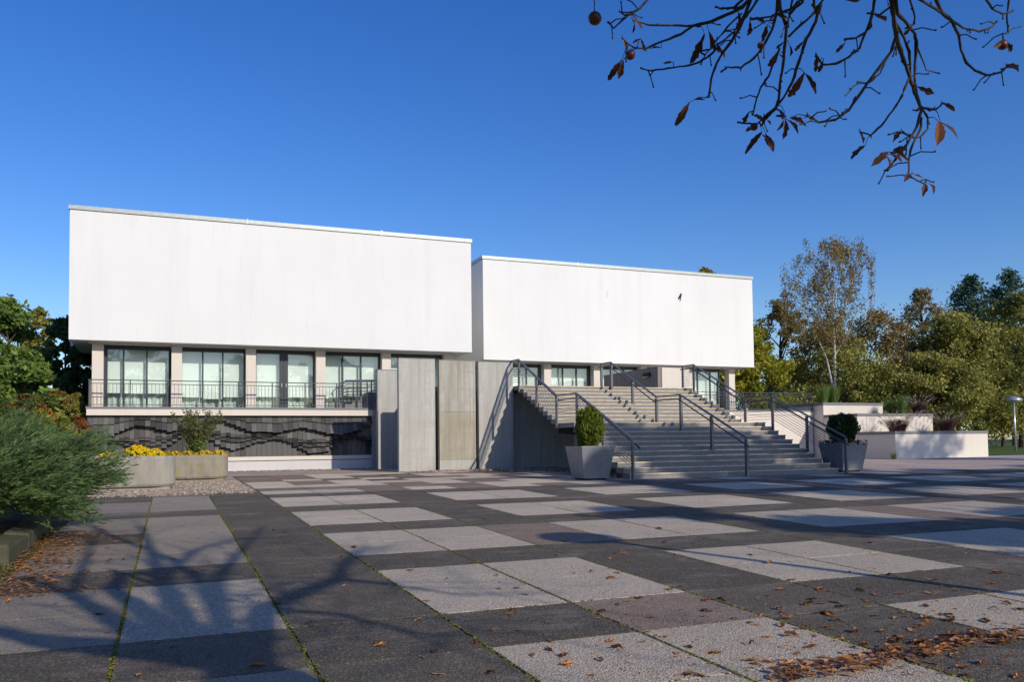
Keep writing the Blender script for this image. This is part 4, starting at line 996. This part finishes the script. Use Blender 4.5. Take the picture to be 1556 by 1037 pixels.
    leaves += [B(q) for q in ([(410,790),(340,860)], [(812,662),(785,795)], [(820,665),(902,755)], [(692,470),(768,516)], [(535,825),(447,900)], [(560,820),(637,880)], [(545,830),(598,890)], [(625,800),(555,815)], [(440,95),(405,170)], [(465,85),(530,110)], [(302,230),(250,292)], [(185,320),(133,402)], [(1160,372),(1200,350)], [(310,0),(390,3)], [(530,5),(540,35)], [(650,940),(618,990)], [(670,948),(708,970)], [(145,295),(160,325)])]
    tips_ = [L[-1] for L, r0, r1_ in polys if L[-1][1] > 20]
    for q in rnd.sample(tips_, 16)+[(1150, 190), (1165, 180), (1190, 170), (1345, 235), (1365, 228), (1180, 95)]:
        for _ in range(rnd.choice((1, 2))):
            a_ = rnd.uniform(.3, 2.8); l_ = rnd.uniform(10, 24); leaves.append([(q[0]+rnd.uniform(-3, 3), q[1]+rnd.uniform(-3, 3)), (q[0]+l_*math.cos(a_), q[1]+l_*math.sin(a_))])
    for (a, c) in leaves:
        p0, p1 = pp(*a), pp(*c); near = min(allp, key=lambda q: (q-p0).length); near_d = (near-p0).length; p1 = p1+Vector((rnd.uniform(-.01, .01), rnd.uniform(-.015, .015), 0)); d = p1-p0; L = d.length; d.normalize()
        side = d.cross(Vector(_f)).normalized(); side = (side+Vector(_f)*rnd.uniform(-.7, .7)).normalized(); nrm = d.cross(side)
        b = MB(); n = 10; vs = []; curl = rnd.uniform(.1, .5)
        for i in range(n+1):
            f = i/n; wd = L*.135*math.sin(math.pi*min(1, f**1.25*.97+.03))**.8*(1+.34*rnd.uniform(-1, 1)); c3 = p0+d*(L*f)+nrm*(L*curl*math.sin(math.pi*f)*.35)
            vs += [c3-side*wd+nrm*wd*.55, c3, c3+side*wd+nrm*wd*.55]
        tt = rnd.random()*.7
        if near_d < .3: b.tube([near, near.lerp(p0, .5)+Vector((0, 0, .012)), p0], [.0022, .0016, .0014], 4, 0, .1)
        b.add(vs, [(3*i+k, 3*i+k+1, 3*i+k+4, 3*i+k+3) for i in range(n) for k in (0, 1)], 0, tt); b.build('leaf', L_HANG, t, off)
    for (x, y, r) in ((95,110,8.3), (310,332,6.2), (1100,275,4.2), (1060,768,5)):
        c = pp(*A([(x, y)])[0]); rr = r*c.length/F*.92; b = MB(); b.lathe([(rr*math.sin(a*math.pi/9)+1e-4, rr*math.cos(a*math.pi/9)) for a in range(10)], 0, 0, 14); b.build('conker', M_CONK, t, c-base, smooth=True)
    c = pp(*B([(1157, 243)])[0]); rr = 5.2*c.length/F; b = MB(); b.lathe([(rr*math.sin(a*math.pi/9)+1e-4, rr*math.cos(a*math.pi/9)) for a in range(10)], 0, 0, 14); b.build('conker', M_CONK, t, c-base, smooth=True)
chestnut()

# ================================================================== LAMPS
def lamp(label, x, y, h):
    t = thing('park_lamp', label, 'street lamp', (x, y, gz(y)), 'mushroom park lamps')
    MB().tube([(0,0,0),(0,0,h-.45)], [.075, .06], 12).build('pole', M_LAMP, t, smooth=True)
    pr = [(.07, h-.5), (.2, h-.44), (.42, h-.34), (.5, h-.24), (.49, h-.17), (.38, h-.06), (.2, h-.01), (.01, h)]
    MB().lathe(pr, 0, 0, 28).build('lamp_head', M_LAMP, t, smooth=True)
lamp('silver park lamp with a flattened round head on the lawn at right', 53.3, 40.0, 3.75)
lamp('silver park lamp outside the picture casting the long thin shadow', 8.05, 2.4, 4.5)

# ================================================================== FALLEN LEAVES
def leaf_mesh(seed):
    r = random.Random(seed); b = MB(); nf = r.choice((1, 1, 2, 3)); 
    for q in range(nf):
        n = 7; vs = []; a0 = r.uniform(-.5, .5)+(q-(nf-1)/2)*1.0; ca, sa = math.cos(a0), math.sin(a0); wr = r.uniform(.16, .30); c1, c2 = r.uniform(-.5, 1.2), r.uniform(.2, 1.4); ph = r.uniform(0, 6)
        for i in range(n+1):
            f = i/n; wd = wr*max(.04, math.sin(math.pi*min(1, f**1.3*.98+.02)))**.8*(1+r.uniform(-.22, .22)); bend = .16*math.sin(f*3+ph); zz = .16*c1*math.sin(math.pi*f)+.05*math.sin(f*9+ph)
            for k in (-1, -.5, 0, .5, 1):
                x, y = f-.35+r.uniform(-.02, .02), wd*k*(1-.25*abs(k)*c2)+bend+r.uniform(-.015, .015); vs.append((x*ca-y*sa, x*sa+y*ca, zz+abs(k)**1.4*wd*c2*.8+r.uniform(0, .035)))
        mn = min(v[2] for v in vs); vs = [(x, y, z-mn+.01) for x, y, z in vs]
        b.add(vs, [(5*i+k, 5*i+k+1, 5*i+k+6, 5*i+k+5) for i in range(n) for k in range(4)], 0, r.random())
    b.tube([(-.3, 0, .06), (-.55, .05, .03), (-.7, .02, .05)], [.014, .011, .01], 4)
    return b.build('fallen_leaf', L_DEAD)
protos = [leaf_mesh(k) for k in range(12)]; used = [False]*12
def drop(x, y, s, zoff=0):
    k = rnd.randrange(12)
    if not used[k]: o = protos[k]; used[k] = True
    else: o = protos[k].copy(); COL.objects.link(o)
    o.location = (x, y, gz(y)+.003+zoff); o.scale = (s*rnd.uniform(.75, 1.2), s, s*rnd.uniform(.35, 1.15)); o.rotation_euler = (rnd.uniform(-.15, .15), rnd.uniform(-.15, .15), rnd.uniform(0, 6.28))
    tag(o, 'single curled brown fallen leaf lying on the pavement', 'leaf', 'fallen leaves on the pavement'); return o
def g(px, py): v = ray(px, py); k = EYE/(.0205*v[1]-v[2]); return v[0]*k, v[1]*k
hand = [(530,740),(617,820),(985,840),(1072,905),(1085,600),(1110,555),(1078,470)]
L3 = [(255,680),(240,705),(425,740),(275,785),(75,848),(455,840),(440,877),(360,910),(515,915),(530,955),(690,930),(655,1010),(750,838),(785,875),(905,838),(965,810),(1010,815),(1080,895),(1130,865),(1260,895),(1190,1010),(1120,1005),(780,657),(710,692),(685,722),(945,717),(890,623),(1090,683),(1230,690),(1215,715),(830,640),(310,605),(200,577),(285,575),(180,508),(560,500),(650,490),(780,495),(755,525),(840,440),(795,455),(740,425),(770,403),(805,405),(515,340),(400,370),(470,408),(1010,345),(1155,355),(985,278),(1075,298),(1075,410),(1060,430),(920,483),(1090,565),(1280,550),(120,228),(152,240),(300,213),(170,785),(1040,580)]
for x, y in L3: drop(*g(700+x/3.2725, 720+y/3.2725), rnd.uniform(.055, .105))
L2 = [(900,483),(1075,527),(970,637),(930,730),(750,858),(1025,888),(955,920),(380,747),(230,653),(120,967),(570,562),(545,417),(1220,848),(620,370),(125,172),(1285,1000),(1045,1005),(545,380),(270,293),(210,285),(1000,260)]
for x, y in L2: drop(*g(350+x/3.2725, 720+y/3.2725), rnd.uniform(.06, .11))
L1 = [(1040,450),(825,517),(975,490),(860,427),(530,798),(865,865),(640,623),(585,580),(500,705),(1030,910),(680,1010),(280,650),(110,632),(45,640),(360,622),(1265,968),(770,847),(620,430)]
for x, y in L1: drop(*g(x/3.2725, 720+y/3.2725), rnd.uniform(.05, .095))
L4 = [(270,383),(370,420),(465,500),(600,548),(355,572),(145,600),(85,595),(60,645),(335,665),(200,685),(265,700),(310,712),(420,713),(515,730),(630,725),(350,770),(480,765),(295,805),(555,820),(500,848),(290,875),(105,843),(570,760),(780,550),(870,570),(970,565),(1095,562),(820,607),(540,615),(600,612),(705,620),(580,658),(690,690),(770,748),(890,740),(850,665),(1000,655),(950,680),(1095,680),(1085,625),(1190,665),(1220,690),(1050,720),(1190,755),(1040,735),(1100,715),(970,780),(920,818),(930,795),(1070,795),(1420,640),(1480,612),(1380,695),(1330,760),(1350,890),(1300,945),(1270,905),(1180,940),(1530,955),(1540,640),(1130,503),(1210,530),(1410,520),(830,327),(1135,345),(410,635),(640,660),(460,680)]
for x, y in L4: drop(*g(1050+x/3.075, 720+y/3.075), rnd.uniform(.07, .13))
for k in range(18): drop(*g(1150+rnd.random()*400, 870+rnd.random()*150), rnd.uniform(.06, .12))
# the drift along the bottom right joint, and the leaves beside the kerb
drift = []
for k in range(118):
    f = rnd.random(); px = 1180+f*400; py = 1030-f*72+rnd.gauss(0, 7)
    x, y = g(px, py); drop(x, y, rnd.uniform(.06, .11), rnd.uniform(0, .02))
pool = MB()
for k in range(1500):
    r_ = random.Random(k); f = rnd.random()
    x, y = g(1170+f*420, 1034-f*72+rnd.gauss(0, 8)) if k < 170 else g(900+650*rnd.random()**.7, 835+195*rnd.random()) if k >= 1100 else (-1.62+abs(rnd.gauss(0, .42)), 8.6+rnd.random()**1.1*5.2)
    s = rnd.uniform(.008, .03) if k >= 1100 else rnd.uniform(.022, .052) if k >= 170 else rnd.uniform(.03, .06); a = rnd.uniform(0, 6.28); z = gz(y)+.008+rnd.random()*.02; ca, sa = math.cos(a)*s, math.sin(a)*s; h = rnd.uniform(.0, .5)*s
    pool.add([(x-ca,y-sa,z),(x-sa*.4,y+ca*.4,z+h),(x+ca,y+sa,z+h*.3),(x+sa*.4,y-ca*.4,z+h*.8)], [(0,1,2),(0,2,3)], 0, .3+.7*rnd.random())
o = pool.build('leaf_litter', L_DEAD); o['kind'] = 'stuff'
